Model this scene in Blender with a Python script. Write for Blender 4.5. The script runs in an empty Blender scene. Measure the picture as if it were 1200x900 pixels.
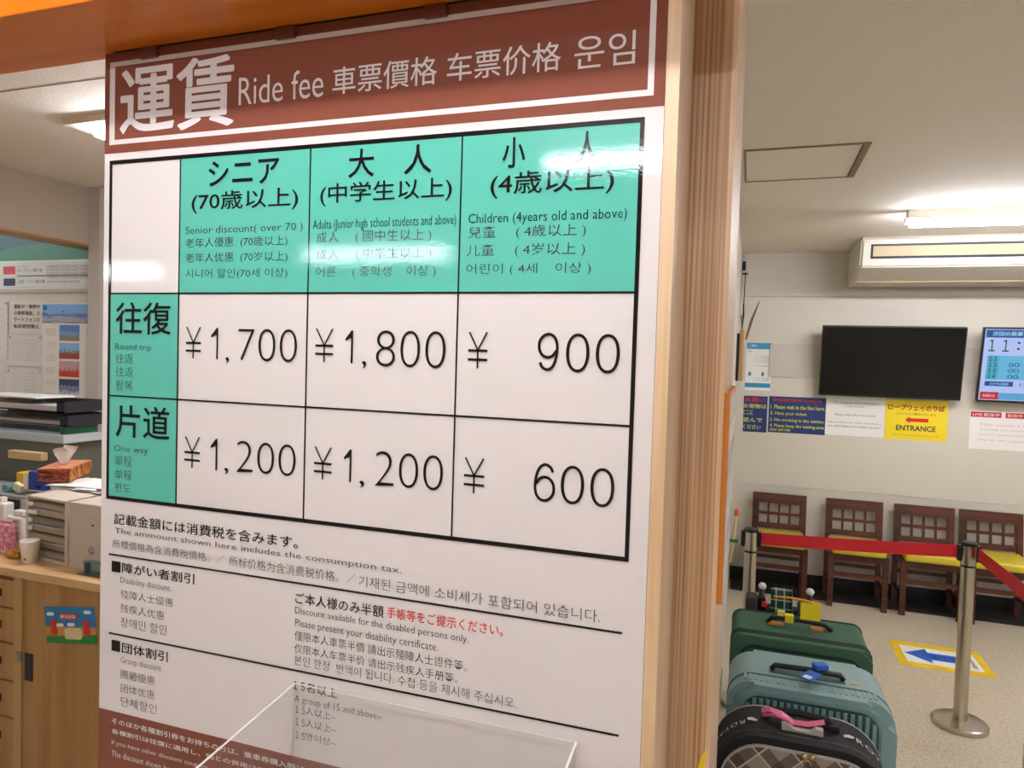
import bpy, bmesh, math, random
from mathutils import Vector, Matrix
random.seed(7)
C = bpy.context.scene.collection
SC = bpy.context.scene
pi = math.pi

# ------------------------------------------------------------------ camera, world, exposure
CAMZ = 1.70
F_PX, YAW, PITCH, ROLL = 822.5235, 0.3281709, -0.0342004, 0.0303269
fw = Vector((-math.sin(YAW)*math.cos(PITCH), math.cos(YAW)*math.cos(PITCH), math.sin(PITCH)))
rt = fw.cross(Vector((0, 0, 1))).normalized(); up = rt.cross(fw)
R_ = rt*math.cos(ROLL)+up*math.sin(ROLL); U_ = -rt*math.sin(ROLL)+up*math.cos(ROLL)
cam = bpy.data.cameras.new('camera'); camo = bpy.data.objects.new('camera', cam); C.objects.link(camo)
cam.sensor_width = 36.0; cam.lens = F_PX/1200*36.0; cam.clip_start = .02; cam.clip_end = 60
camo.matrix_world = Matrix(((R_.x, U_.x, -fw.x, 0), (R_.y, U_.y, -fw.y, 0), (R_.z, U_.z, -fw.z, CAMZ), (0, 0, 0, 1)))
SC.camera = camo
w = bpy.data.worlds.new('world'); SC.world = w; w.use_nodes = True
w.node_tree.nodes['Background'].inputs[0].default_value = (1, .95, .88, 1)
w.node_tree.nodes['Background'].inputs[1].default_value = .35
SC.view_settings.view_transform = 'Standard'; SC.view_settings.look = 'None'
SC.view_settings.gamma = 1.0; SC.view_settings.use_curve_mapping = False
SC.view_settings.exposure = 2.16
TUBE = 20.0          # strength of the fluorescent tubes
TUBE_BOARD = 13.5
TUBE_HALL = 27.0

def ray(px, py):
    return R_*((px-600)/F_PX) - U_*((py-450)/F_PX) + fw
def P(px, py, y=None, z=None):
    d = ray(px, py)
    t = y/d.y if y is not None else (z-CAMZ)/d.z
    return Vector((d.x*t, d.y*t, CAMZ+d.z*t))

# ------------------------------------------------------------------ materials
def lin(c):
    return tuple(((v/255/12.92) if v/255 <= .04045 else ((v/255+.055)/1.055)**2.4) for v in c)+(1,)
_m = {}
def mat(name, col, rough=.6, metal=0, emit=0, noise=0, nscale=20, bump=0, bscale=60, coat=0, spec=.5, bdist=.002):
    if name in _m: return _m[name]
    m = bpy.data.materials.new(name); m.use_nodes = True; nt = m.node_tree; b = nt.nodes['Principled BSDF']
    b.inputs['Base Color'].default_value = lin(col); b.inputs['Roughness'].default_value = rough
    b.inputs['Metallic'].default_value = metal; b.inputs['Coat Weight'].default_value = coat
    b.inputs['Specular IOR Level'].default_value = spec
    if emit:
        b.inputs['Base Color'].default_value = (.01, .01, .01, 1); b.inputs['Emission Color'].default_value = lin(col); b.inputs['Emission Strength'].default_value = emit
    tc = nt.nodes.new('ShaderNodeTexCoord')
    if noise:
        n = nt.nodes.new('ShaderNodeTexNoise'); n.inputs['Scale'].default_value = nscale; n.inputs['Detail'].default_value = 4
        r = nt.nodes.new('ShaderNodeMapRange'); r.inputs[3].default_value = 1-noise; r.inputs[4].default_value = 1+noise
        x = nt.nodes.new('ShaderNodeVectorMath'); x.operation = 'SCALE'; x.inputs[0].default_value = lin(col)[:3]
        nt.links.new(tc.outputs['Object'], n.inputs[0]); nt.links.new(n.outputs[0], r.inputs[0])
        nt.links.new(r.outputs[0], x.inputs['Scale']); nt.links.new(x.outputs[0], b.inputs['Base Color'])
    if bump:
        n = nt.nodes.new('ShaderNodeTexNoise'); n.inputs['Scale'].default_value = bscale; n.inputs['Detail'].default_value = 2
        bp = nt.nodes.new('ShaderNodeBump'); bp.inputs['Strength'].default_value = bump; bp.inputs['Distance'].default_value = bdist
        nt.links.new(tc.outputs['Object'], n.inputs[0]); nt.links.new(n.outputs[0], bp.inputs['Height']); nt.links.new(bp.outputs[0], b.inputs['Normal'])
    _m[name] = m
    return m
def wood(name, c1, c2, scale=(60, 60, 1.5), rough=.5, contrast=(.35, .65), fine=True):
    m = bpy.data.materials.new(name); m.use_nodes = True; nt = m.node_tree; b = nt.nodes['Principled BSDF']
    tc = nt.nodes.new('ShaderNodeTexCoord'); mp = nt.nodes.new('ShaderNodeMapping'); mp.inputs['Scale'].default_value = scale
    n = nt.nodes.new('ShaderNodeTexNoise'); n.inputs['Scale'].default_value = 1; n.inputs['Detail'].default_value = 5; n.inputs['Distortion'].default_value = .4
    r = nt.nodes.new('ShaderNodeValToRGB'); r.color_ramp.elements[0].position = contrast[0]; r.color_ramp.elements[1].position = contrast[1]
    r.color_ramp.elements[0].color = lin(c1); r.color_ramp.elements[1].color = lin(c2)
    nt.links.new(tc.outputs['Object'], mp.inputs[0]); nt.links.new(mp.outputs[0], n.inputs[0]); nt.links.new(n.outputs[0], r.inputs[0])
    nt.links.new(r.outputs[0], b.inputs['Base Color']); b.inputs['Roughness'].default_value = rough
    _m[name] = m
    return m
def noise_ramp(name, stops, scale, rough=.6, detail=4, dist=0, mscale=(1, 1, 1), gen='Object'):
    m = bpy.data.materials.new(name); m.use_nodes = True; nt = m.node_tree; b = nt.nodes['Principled BSDF']
    tc = nt.nodes.new('ShaderNodeTexCoord'); mp = nt.nodes.new('ShaderNodeMapping'); mp.inputs['Scale'].default_value = mscale
    n = nt.nodes.new('ShaderNodeTexNoise'); n.inputs['Scale'].default_value = scale; n.inputs['Detail'].default_value = detail; n.inputs['Distortion'].default_value = dist
    r = nt.nodes.new('ShaderNodeValToRGB'); e = r.color_ramp.elements
    e[0].position, e[0].color = stops[0][0], lin(stops[0][1]); e[1].position, e[1].color = stops[-1][0], lin(stops[-1][1])
    for p_, c_ in stops[1:-1]: q = e.new(p_); q.color = lin(c_)
    nt.links.new(tc.outputs[gen], mp.inputs[0]); nt.links.new(mp.outputs[0], n.inputs[0]); nt.links.new(n.outputs[0], r.inputs[0])
    nt.links.new(r.outputs[0], b.inputs['Base Color']); b.inputs['Roughness'].default_value = rough
    _m[name] = m
    return m
def plaid(name, base, stripes, rot=pi/4):
    # stripes: (axis, frequency, threshold, colour) over a base colour
    m = bpy.data.materials.new(name); m.use_nodes = True; nt = m.node_tree; b = nt.nodes['Principled BSDF']
    tc = nt.nodes.new('ShaderNodeTexCoord'); sep = nt.nodes.new('ShaderNodeSeparateXYZ'); cur = None
    mp = nt.nodes.new('ShaderNodeMapping'); mp.inputs['Rotation'].default_value = (0, rot, 0)
    nt.links.new(tc.outputs['Object'], mp.inputs[0]); nt.links.new(mp.outputs[0], sep.inputs[0])
    rgb = nt.nodes.new('ShaderNodeRGB'); rgb.outputs[0].default_value = lin(base); cur = rgb.outputs[0]
    for ax, fr, th, c, f in stripes:
        mu = nt.nodes.new('ShaderNodeMath'); mu.operation = 'MULTIPLY'; mu.inputs[1].default_value = fr; nt.links.new(sep.outputs[ax], mu.inputs[0])
        fr_ = nt.nodes.new('ShaderNodeMath'); fr_.operation = 'FRACT'; nt.links.new(mu.outputs[0], fr_.inputs[0])
        lt = nt.nodes.new('ShaderNodeMath'); lt.operation = 'LESS_THAN'; lt.inputs[1].default_value = th; nt.links.new(fr_.outputs[0], lt.inputs[0])
        sc = nt.nodes.new('ShaderNodeMath'); sc.operation = 'MULTIPLY'; sc.inputs[1].default_value = f; nt.links.new(lt.outputs[0], sc.inputs[0])
        mx = nt.nodes.new('ShaderNodeMixRGB'); mx.inputs[2].default_value = lin(c); nt.links.new(cur, mx.inputs[1]); nt.links.new(sc.outputs[0], mx.inputs[0]); cur = mx.outputs[0]
    nt.links.new(cur, b.inputs['Base Color']); b.inputs['Roughness'].default_value = .8
    _m[name] = m
    return m
def clear_acrylic(name, tint=(1, 1, 1), haze=.04):
    m = bpy.data.materials.new(name); m.use_nodes = True; nt = m.node_tree; nt.nodes.clear()
    out = nt.nodes.new('ShaderNodeOutputMaterial'); tr = nt.nodes.new('ShaderNodeBsdfTransparent'); tr.inputs[0].default_value = (*tint, 1)
    gl = nt.nodes.new('ShaderNodeBsdfGlossy'); gl.inputs['Roughness'].default_value = .03
    df = nt.nodes.new('ShaderNodeBsdfDiffuse'); df.inputs[0].default_value = (.8, .8, .78, 1)
    lw = nt.nodes.new('ShaderNodeLayerWeight'); lw.inputs[0].default_value = .5
    pw = nt.nodes.new('ShaderNodeMath'); pw.operation = 'POWER'; pw.inputs[1].default_value = 4
    fr = nt.nodes.new('ShaderNodeMath'); fr.operation = 'MULTIPLY_ADD'; fr.inputs[1].default_value = .6; fr.inputs[2].default_value = .035
    nt.links.new(lw.outputs['Facing'], pw.inputs[0]); nt.links.new(pw.outputs[0], fr.inputs[0])
    m1 = nt.nodes.new('ShaderNodeMixShader'); m2 = nt.nodes.new('ShaderNodeMixShader'); m1.inputs[0].default_value = haze
    nt.links.new(tr.outputs[0], m1.inputs[1]); nt.links.new(df.outputs[0], m1.inputs[2])
    nt.links.new(fr.outputs[0], m2.inputs[0]); nt.links.new(m1.outputs[0], m2.inputs[1]); nt.links.new(gl.outputs[0], m2.inputs[2])
    nt.links.new(m2.outputs[0], out.inputs[0]); _m[name] = m
    return m

# ------------------------------------------------------------------ mesh helpers
def box(bm, x0, x1, y0, y1, z0, z1, M=None, bev=0, seg=2):
    r = bmesh.ops.create_cube(bm, size=1)
    vs = r['verts']
    for v in vs:
        v.co = Vector(((x0+x1)/2+v.co.x*(x1-x0), (y0+y1)/2+v.co.y*(y1-y0), (z0+z1)/2+v.co.z*(z1-z0)))
    if bev:
        es = list({e for v in vs for e in v.link_edges})
        r2 = bmesh.ops.bevel(bm, geom=es, offset=bev, segments=seg, profile=.5, affect='EDGES', clamp_overlap=True)
        vs = list({v for f in r2['faces'] for v in f.verts} | {v for v in vs if v.is_valid})
    if M is not None:
        for v in vs: v.co = M @ v.co
    return vs
def tube(bm, pts, r, n=10, cap=True):
    pts = [Vector(p) for p in pts]; rings = []
    rr = r if isinstance(r, (list, tuple)) else [r]*len(pts)
    for i, p in enumerate(pts):
        t = (pts[min(i+1, len(pts)-1)]-pts[max(i-1, 0)]).normalized()
        a = t.cross(Vector((0, 0, 1)))
        if a.length < .05: a = t.cross(Vector((0, 1, 0)))
        a.normalize(); b = t.cross(a)
        rings.append([bm.verts.new(p+(a*math.cos(2*pi*k/n)+b*math.sin(2*pi*k/n))*rr[i]) for k in range(n)])
    for i in range(len(pts)-1):
        for k in range(n):
            f = bm.faces.new((rings[i][k], rings[i][(k+1) % n], rings[i+1][(k+1) % n], rings[i+1][k])); f.smooth = True
    if cap:
        bm.faces.new(rings[0]); bm.faces.new(list(reversed(rings[-1])))
def lathe(bm, prof, c=(0, 0, 0), n=24, smooth=True):
    rings = []
    for r, z in prof:
        rings.append([bm.verts.new((c[0]+r*math.cos(2*pi*k/n), c[1]+r*math.sin(2*pi*k/n), c[2]+z)) for k in range(n)] if r > 1e-6 else [bm.verts.new((c[0], c[1], c[2]+z))])
    for a, b in zip(rings, rings[1:]):
        for k in range(n):
            if len(a) == 1 and len(b) == 1: continue
            if len(a) == 1: f = bm.faces.new((a[0], b[(k+1) % n], b[k]))
            elif len(b) == 1: f = bm.faces.new((a[k], a[(k+1) % n], b[0]))
            else: f = bm.faces.new((a[k], a[(k+1) % n], b[(k+1) % n], b[k]))
            f.smooth = smooth
def prism(bm, poly, a0, a1, axis='y'):
    # poly in the plane across 'axis'; extruded a0..a1
    def mk(p, a):
        return {'y': (p[0], a, p[1]), 'x': (a, p[0], p[1]), 'z': (p[0], p[1], a)}[axis]
    A = [bm.verts.new(mk(p, a0)) for p in poly]; B = [bm.verts.new(mk(p, a1)) for p in poly]
    n = len(poly)
    bm.faces.new(A); bm.faces.new(list(reversed(B)))
    for k in range(n): bm.faces.new((A[k], B[k], B[(k+1) % n], A[(k+1) % n]))
def rrect(x0, x1, z0, z1, r, n=6):
    pts = []
    for cx, cz, a in ((x1-r, z1-r, 0), (x0+r, z1-r, pi/2), (x0+r, z0+r, pi), (x1-r, z0+r, 3*pi/2)):
        for k in range(n+1):
            t = a+pi/2*k/n; pts.append((cx+r*math.cos(t), cz+r*math.sin(t)))
    return pts
def obj(name, bm, m, parent=None, off=None, label=None, smooth=False):
    if off is not None:
        for v in bm.verts: v.co -= Vector(off)
    bmesh.ops.recalc_face_normals(bm, faces=bm.faces)
    me = bpy.data.meshes.new(name); bm.to_mesh(me); bm.free()
    ms = m if isinstance(m, (list, tuple)) else [m]
    for q in ms: me.materials.append(q)
    if smooth:
        for p in me.polygons: p.use_smooth = True
    o = bpy.data.objects.new(name, me); C.objects.link(o)
    if parent is not None: o.parent = parent
    if label: o['label'] = label
    return o
def thing(name, label, cat, loc=(0, 0, 0), rz=0, group=None, rx=0):
    o = bpy.data.objects.new(name, None); C.objects.link(o); o.empty_display_size = .05
    o.location = loc; o.rotation_euler = (rx, 0, rz); o['label'] = label; o['category'] = cat
    if group: o['group'] = group
    return o
def tag(o, label, cat, group=None):
    o['label'] = label; o['category'] = cat
    if group: o['group'] = group
    return o
def struct(name, bm, m, parent=None):
    o = obj(name, bm, m, parent)
    if parent is None: o['kind'] = 'structure'
    return o
def B(): return bmesh.new()
def bx(name, m, parent, *a, off=None, label=None, **k):
    bm = B(); box(bm, *a, **k); return obj(name, bm, m, parent, off, label)
def dup(root, loc, rz=None, label=None, group=None):
    r = root.copy(); C.objects.link(r); r.location = loc
    if rz is not None: r.rotation_euler[2] = rz
    if label: r['label'] = label
    if group: r['group'] = group
    for ch in list(root.children):
        c = ch.copy(); C.objects.link(c); c.parent = r
        for g in ch.children:
            d = g.copy(); C.objects.link(d); d.parent = c
    return r
def smooth_by_angle(o, a=.6):
    me = o.data
    for p in me.polygons: p.use_smooth = True
    bm = B(); bm.from_mesh(me)
    for e in bm.edges:
        if len(e.link_faces) == 2 and e.calc_face_angle(0) > a: e.smooth = False
    bm.to_mesh(me); bm.free()
    return o
def text_mesh(body, bold=0.0, res=3, spacing=1.0, shear=0):
    c = bpy.data.curves.new('lettering', 'FONT'); c.body = body; c.resolution_u = res; c.offset = bold
    c.space_character = spacing; c.shear = shear
    o = bpy.data.objects.new('lettering', c); C.objects.link(o); bpy.context.view_layer.update()
    me = bpy.data.meshes.new_from_object(o.evaluated_get(bpy.context.evaluated_depsgraph_get()))
    bpy.data.objects.remove(o); bpy.data.curves.remove(c)
    me.name = 'lettering'
    return me
def text(parent, body, x0, x1, z0, z1, y, m, bold=0, res=3, name='lettering', spacing=1.0, M=None, keep=False, flat=0):
    """letters fitted to a rectangle of an upright plane that faces -y (local coordinates of the parent)"""
    me = text_mesh(body, min(bold, 0), res, spacing)
    xs = [v.co.x for v in me.vertices]; ys = [v.co.y for v in me.vertices]
    if not xs: return None
    a0, a1, b0, b1 = min(xs), max(xs), min(ys), max(ys)
    sx = (x1-x0)/(a1-a0); sz = (z1-z0)/(b1-b0)
    if keep: s = min(sx, sz); sx = sz = s
    for v in me.vertices:
        p = Vector((x0+(v.co.x-a0)*sx, y, z0+(v.co.y-b0)*sz))
        v.co = (M @ p) if M is not None else p
    if bold > 0:   # heavier strokes: the same outline repeated around itself
        bm = B(); n = 8 if bold > .012 else 4; rx, rz_ = bold*sx, bold*sz
        for k in range(n):
            bm2 = B(); bm2.from_mesh(me)
            d = Vector((rx*math.cos(2*pi*k/n+.4), -.00004*(k+1), rz_*math.sin(2*pi*k/n+.4)))
            for v in bm2.verts: v.co += (M.to_3x3() @ d) if M is not None else d
            tmp = bpy.data.meshes.new('tmp'); bm2.to_mesh(tmp); bm2.free(); bm.from_mesh(tmp); bpy.data.meshes.remove(tmp)
        bm.from_mesh(me); bm.to_mesh(me); bm.free()
    me.materials.clear(); me.materials.append(m)
    if M is None and ('  ' in body or '　' in body):   # widely spaced words: each word is a piece of its own
        cs = sorted((sum(me.vertices[i].co.x for i in p.vertices)/len(p.vertices), p.index) for p in me.polygons)
        gap = (z1-z0)*.42; cuts = []; seen = -1e9
        ext = sorted((min(me.vertices[i].co.x for i in p.vertices), max(me.vertices[i].co.x for i in p.vertices)) for p in me.polygons)
        for a_, b_ in ext:
            if seen > -1e8 and a_-seen > gap: cuts.append((a_+seen)/2)
            seen = max(seen, b_)
        if cuts:
            lim = [-1e9]+cuts+[1e9]
            for lo, hi in zip(lim, lim[1:]):
                bm = B(); bm.from_mesh(me)
                bmesh.ops.delete(bm, geom=[v for v in bm.verts if not lo < v.co.x <= hi], context='VERTS')
                m2 = bpy.data.meshes.new('lettering'); bm.to_mesh(m2); bm.free(); m2.materials.append(m)
                o = bpy.data.objects.new(name, m2); C.objects.link(o); o.parent = parent
            return o
    o = bpy.data.objects.new(name, me); C.objects.link(o); o.parent = parent
    return o

# ------------------------------------------------------------------ materials used
WALL = mat('wall_paper', (208, 202, 187), .85, noise=.03, nscale=3, bump=.25, bscale=260)
WALL_UP = mat('wall_paper_upper', (206, 197, 184), .85, bump=.25, bscale=260)
CEIL = mat('ceiling_paper', (226, 218, 204), .85, noise=.02, nscale=2, bump=.5, bscale=90)
FLOOR = noise_ramp('speckled_linoleum', [(.3, (172, 158, 132)), (.5, (196, 184, 160)), (.7, (208, 198, 176))], 70, .35, 6)
BASEB = mat('black_baseboard', (26, 24, 22), .5)
ORANGE = wood('orange_lacquered_wood', (208, 108, 14), (224, 128, 24), (1.2, 30, 30), .3, (.3, .7))
PILLAR = wood('grained_pillar_wood', (150, 104, 64), (208, 172, 134), (380, 380, 1.6), .5, (.30, .64))
CREAMWOOD = wood('cream_side_wood', (198, 168, 138), (208, 180, 152), (40, 40, 1), .5)
PALEWOOD = wood('pale_trim_wood', (206, 170, 128), (226, 198, 160), (60, 60, 3), .4)
CABWOOD = wood('cabinet_wood', (150, 108, 58), (172, 130, 78), (26, 26, 1.2), .45)
CTOP = wood('counter_top_wood', (186, 146, 96), (204, 168, 120), (3, 40, 40), .35)
CHAIRW = wood('dark_chair_wood', (58, 26, 16), (96, 46, 24), (3, 30, 30), .35)
YSEAT = mat('yellow_vinyl', (206, 186, 46), .35, noise=.04)
def board_mat(name, c):
    return mat(name, c, .04, bump=.3, bscale=340, bdist=.00016, spec=.34)
BW = board_mat('board_white', (218, 210, 206)); BBROWN = board_mat('board_brown', (130, 74, 58)); BTEAL = board_mat('board_teal', (92, 184, 164))
BBLACK = board_mat('board_black', (24, 20, 20)); BRED = board_mat('board_red', (226, 60, 34)); BGREY = board_mat('board_grey_ink', (70, 66, 66))
CHROME = mat('brushed_steel', (196, 188, 172), .28, metal=1)
BLACKP = mat('black_plastic', (18, 18, 20), .4); DARK = mat('dark_fabric', (24, 24, 26), .85)
SCREEN = mat('dark_screen', (9, 9, 10), .22, spec=.4)
WHITEP = mat('white_plastic', (225, 222, 214), .45); PAPER = mat('paper_white', (232, 230, 224), .7)
RED = mat('red_webbing', (198, 18, 34), .6); BRASS = mat('brass', (206, 178, 120), .3, metal=1)
ACRY = clear_acrylic('clear_acrylic'); ACRE = mat('acrylic_edge', (232, 232, 226), .2)
def flat(name, c, r=.5): return mat(name, c, r)
INK = flat('ink_dark', (52, 50, 56)); INKG = flat('ink_grey', (120, 116, 116))

# ------------------------------------------------------------------ the setting
HB = 5.89; XL, XR, YB, H = -7.4, 4.6, -5.6, 2.60
bm = B(); box(bm, XL, XR, YB, HB+.1, -.1, 0); struct('floor', bm, FLOOR)
bm = B(); box(bm, XL, XR, YB, HB+.1, H, H+.1); struct('ceiling', bm, CEIL)
bm = B(); box(bm, -.105, XR, HB, HB+.1, 0, H); box(bm, -.10, XR, HB-.012, HB, 2.265, H)
struct('wall_back', bm, WALL)
bm = B(); box(bm, -.10, XR, HB-.018, HB-.001, 2.262, H-.001); struct('trim_1', bm, WALL_UP)
bm = B(); box(bm, -.10, XR, HB-.004, HB, .772, .777); struct('trim_2', bm, WALL_UP)
bm = B(); box(bm, -.10, XR, HB-.014, HB, .0, .10); struct('baseboard_back', bm, BASEB)
bm = B(); box(bm, -.09, XR, 5.585, HB-.014, 0, .006); struct('trim_3', bm, mat('floor_shade', (38, 34, 30), .8, noise=.1))  # dark floor strip painted in for the shade under the chairs
bm = B(); box(bm, XR, XR+.1, YB, HB+.1, 0, H); struct('wall_right', bm, WALL)
bm = B(); box(bm, XL-.1, XL, YB, HB+.1, 0, H); struct('wall_left', bm, WALL)
bm = B(); box(bm, XL, XR, YB-.1, YB, 0, H); struct('wall_front', bm, WALL)
bm = B(); box(bm, -.16, -.105, 1.57, HB+.1, 0, H); struct('wall_partition', bm, WALL)
bm = B(); box(bm, XL, -.16, 3.10, 3.20, 0, H); struct('wall_office', bm, mat('office_wall', (206, 198, 184), .8, bump=.2, bscale=200))
bm = B(); box(bm, -3.60, -3.52, 3.02, 3.10, 0, H); struct('trim_4', bm, mat('office_post', (186, 178, 166), .7))
# hanging wall with a wooden lower edge in the office
bm = B(); box(bm, -3.74, -3.60, .95, 3.10, 2.285, H); struct('wall_hanging', bm, mat('hanging_wall', (176, 164, 148), .85))
bm = B(); box(bm, -3.745, -3.595, .95, 3.10, 2.272, 2.285); struct('trim_5', bm, wood('header_edge_wood', (160, 118, 66), (184, 142, 88), (20, 2, 20)))
# ceiling joints in the office
for i, yy in enumerate((1.80, 3.0)):
    bm = B(); box(bm, -5.5, -1.1, yy, yy+.004, H-.0015, H); struct('trim_%d' % (6+i), bm, mat('ceiling_joint', (150, 140, 126), .8))

# wooden header over the fare board
bm = B(); box(bm, -4.4, -.02, .758, .918, CAMZ+.4885, CAMZ+.72, bev=.002); box(bm, -4.4, -.02, .80, .90, CAMZ+.72, H)
tag(obj('header_beam', bm, ORANGE), 'orange lacquered wooden beam running over the top of the fare board', 'beam')

# pillar: thick core, pale corner trim, grained side, cream return
pl = thing('wooden_pillar', 'grained wooden pillar with pale corner trims right of the fare board', 'pillar', (-.08, 1.1, 0))
o = (-.08, 1.1, 0)
bx('core', CREAMWOOD, pl, -1.02, -.0998, .913, 1.08, 0, CAMZ+.487, off=o)
bx('corner_block', CREAMWOOD, pl, -.1150, -.0998, .9041, .9129, 0, CAMZ+.487, off=o)
bx('corner_trim', PALEWOOD, pl, -.1158, -.0990, .900, .904, 0, CAMZ+.487, off=o)
bx('upper_core', CREAMWOOD, pl, -.45, -.0998, .925, 1.08, CAMZ+.487, H, off=o)
bm = B(); box(bm, -.16, -.0378, 1.0805, 1.57, 0, H)
bx('grained_face', PILLAR, pl, -.16, -.0378, 1.0805, 1.094, 0, H, off=o)
bm.free()
bx('cream_return', CREAMWOOD, pl, -.155, -.0382, 1.0945, 1.57, 0, H, off=o)
bx('edge_trim', PALEWOOD, pl, -.044, -.0368, 1.0795, 1.084, 0, H, off=o)

# ------------------------------------------------------------------ fare board
D = .900
bd = thing('fare_board', 'large white fare board with brown header, teal price table and four-language fares', 'sign', (-.5775, D, 1.2))
OB = Vector((-.5775, D, 1.2))
def bu(px, py):
    p = P(px, py, y=D-.0005)-OB
    return p.x, p.z
def brect(name, m, a, b, lay):   # a top-left pixel, b bottom-right pixel measured on the board
    (x0, z1), (x1, z0) = bu(*a), bu(*b)
    bm = B(); box(bm, x0, x1, -.0005-.0004*lay, -.0001, z0, z1); return obj(name, bm, m, bd)
XLb = -1.0385-OB.x; XRb = -.1163-OB.x; ZT = CAMZ+.4875-1.2
zb = lambda v: CAMZ+v*D-1.2
bx('panel', BW, bd, XLb, XRb, 0, .012, .55-1.2, ZT)
bx('header_band', BBROWN, bd, XLb, XRb, -.0008, -.0001, zb(.3597), ZT)
bx('footer_band', BBROWN, bd, XLb, XRb, -.0008, -.0001, .551-1.2, zb(-.6875))
XA, XBt = -1.1403*D-OB.x, -.1557*D-OB.x; ZA, ZB_ = zb(.3459), zb(-.2840)
zr1 = (bu(130, 344)[1]+bu(743, 342.5)[1])/2; zr2 = (bu(128, 463.7)[1]+bu(737, 498.8)[1])/2
xc1 = (bu(211.5, 187)[0]+bu(206.5, 591)[0])/2; xc2 = (bu(365.3, 170)[0]+bu(360, 343)[0])/2; xc3 = (bu(542, 158)[0]+bu(537.2, 343)[0])/2
for a, b, c, d in ((xc1, xc2, zr1, ZA), (xc2, xc3, zr1, ZA), (xc3, XBt, zr1, ZA), (XA, xc1, zr2, zr1), (XA, xc1, ZB_, zr2)):
    bx('teal_cell', BTEAL, bd, a, b, -.0007, -.0001, c, d)
t1, t2 = .0042, .0011
for a, b, c, d in ((XA, XBt, ZA-2*t1*.75, ZA), (XA, XBt, ZB_, ZB_+2*t1*.7), (XA, XA+.0052, ZB_+2*t1*.7, ZA-2*t1*.75), (XBt-.0054, XBt, ZB_+2*t1*.7, ZA-2*t1*.75)):
    bx('table_border', BBLACK, bd, a, b, -.0012, -.0001, c, d)
for x in (xc1, xc2, xc3): bx('grid_line', BBLACK, bd, x-t2, x+t2, -.0011, -.0001, ZB_, ZA)
for z in (zr1, zr2): bx('grid_line', BBLACK, bd, XA, XBt, -.0011, -.0001, z-t2*1.2, z+t2*1.2)
# white line frame in the header
fx0, fz0 = bu(128.5, 171); fx1 = bu(766, 111)[0]; fz0 = (fz0+bu(766, 111)[1])/2; fz1 = bu(128.5, 74)[1]
tf = .0078
for a, b, c, d in ((fx0, fx1, fz0, fz0+tf), (fx0, fx1, fz1-tf, fz1), (fx0, fx0+.011, fz0+tf, fz1-tf), (fx1-tf, fx1, fz0+tf, fz1-tf)):
    bx('frame_line', BW, bd, a, b, -.0012, -.0001, c, d)
def bt(body, A, Bp, Cp, m=BBLACK, bold=0, res=3, spacing=1.0):
    x0, z0 = bu(*A); x1, z00 = bu(*Bp); z1 = bu(*Cp)[1]
    text(bd, body, x0, x1, (z0+z00)/2, z1+(0 if abs(z0-z00) < 1 else 0), -.0014, m, bold, res, spacing=spacing)
def row(body, xa, ya, xb, yb, yt, m=BBLACK, bold=0, res=2):
    bt(body, (xa, ya), (xb, yb), (xa, yt), m, bold, res)
row('運賃', 142, 158.5, 273, 146, 81, BW, .017, 4)
row('Ride fee', 280, 123.5, 379, 114, 91.5, BW, -.004, 5)
row('車票價格', 390, 111, 512, 99, 80, BW, .004, 3)
row('车票价格', 524, 96, 657, 83, 64, BW, .004, 3)
row('운임', 673, 81.5, 744, 75, 44, BW, .0, 4)
row('シニア', 245, 219, 327, 213.5, 190, bold=.012, res=3)
row('(70歳以上)', 225, 251, 349.5, 244.5, 226, bold=.004, res=3)
G = BGREY
row('Senior discount( over 70 )', 217.7, 277, 355, 272.5, 266, G, -.008)
row('老年人優惠  (70歳以上)', 217.7, 292, 337, 289.6, 279.5, G, -.008)
row('老年人优惠  (70岁以上)', 217.7, 309.5, 337, 307.3, 297, G, -.008)
row('시니어 할인(70세 이상)', 217.7, 328, 337, 326.4, 315.6, G, -.010)
row('大　人', 408.8, 208, 505.5, 203, 176, bold=.010, res=3)
row('(中学生以上)', 375.6, 242, 529.4, 235, 216, bold=.004, res=3)
row('Adults (Junior high school students and above)', 367, 271.5, 534.5, 267, 258, BBLACK, -.010)
row('成人　 ( 國中生以上 )', 371, 286, 505.5, 284.5, 271.8, G, -.008)
row('成人　 ( 中学生以上 )', 371, 306, 505.5, 303.5, 292.5, G, -.008)
row('어른　 ( 중학생　이상 )', 370.5, 326.4, 510.6, 325.4, 312.8, G, -.010)
row('小　　人', 589, 196.6, 701, 190.8, 161.8, bold=.010, res=3)
row('(4歳以上)', 574.8, 231.8, 719, 227.4, 203, bold=.004, res=3)
row('Children (4years old and above)', 549, 265, 734.3, 259.5, 251, BBLACK, -.010)
row('兒童　 ( 4歲以上 )', 549, 281.3, 686.5, 278.6, 266, G, -.008)
row('儿童　 ( 4岁以上 )', 547, 301.8, 685.5, 300.8, 287, G, -.008)
row('어린이 ( 4세　이상 )', 546.4, 323.7, 692.3, 321.3, 309.5, G, -.010)
row('往復', 136.4, 391, 200.2, 392, 354.5, bold=.010, res=3)
row('Round trip', 135.8, 412, 177.8, 413, 402, G, -.010)
row('往返', 135.8, 425.5, 156.7, 425.8, 414, G, -.012); row('往返', 135.8, 441, 156.7, 441.5, 429.5, G, -.012); row('왕복', 135.8, 457.5, 156, 458, 445, G, -.012)
row('片道', 136.4, 512, 198.6, 515, 474, bold=.010, res=3)
row('One way', 134.3, 531, 173.8, 533.5, 521, G, -.010)
row('單程', 134.9, 545.5, 155, 546.5, 533.5, G, -.012); row('单程', 134.9, 561.5, 155, 562.5, 549.8, G, -.012); row('편도', 134.9, 576.5, 153.5, 577.5, 565.5, G, -.012)
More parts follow.
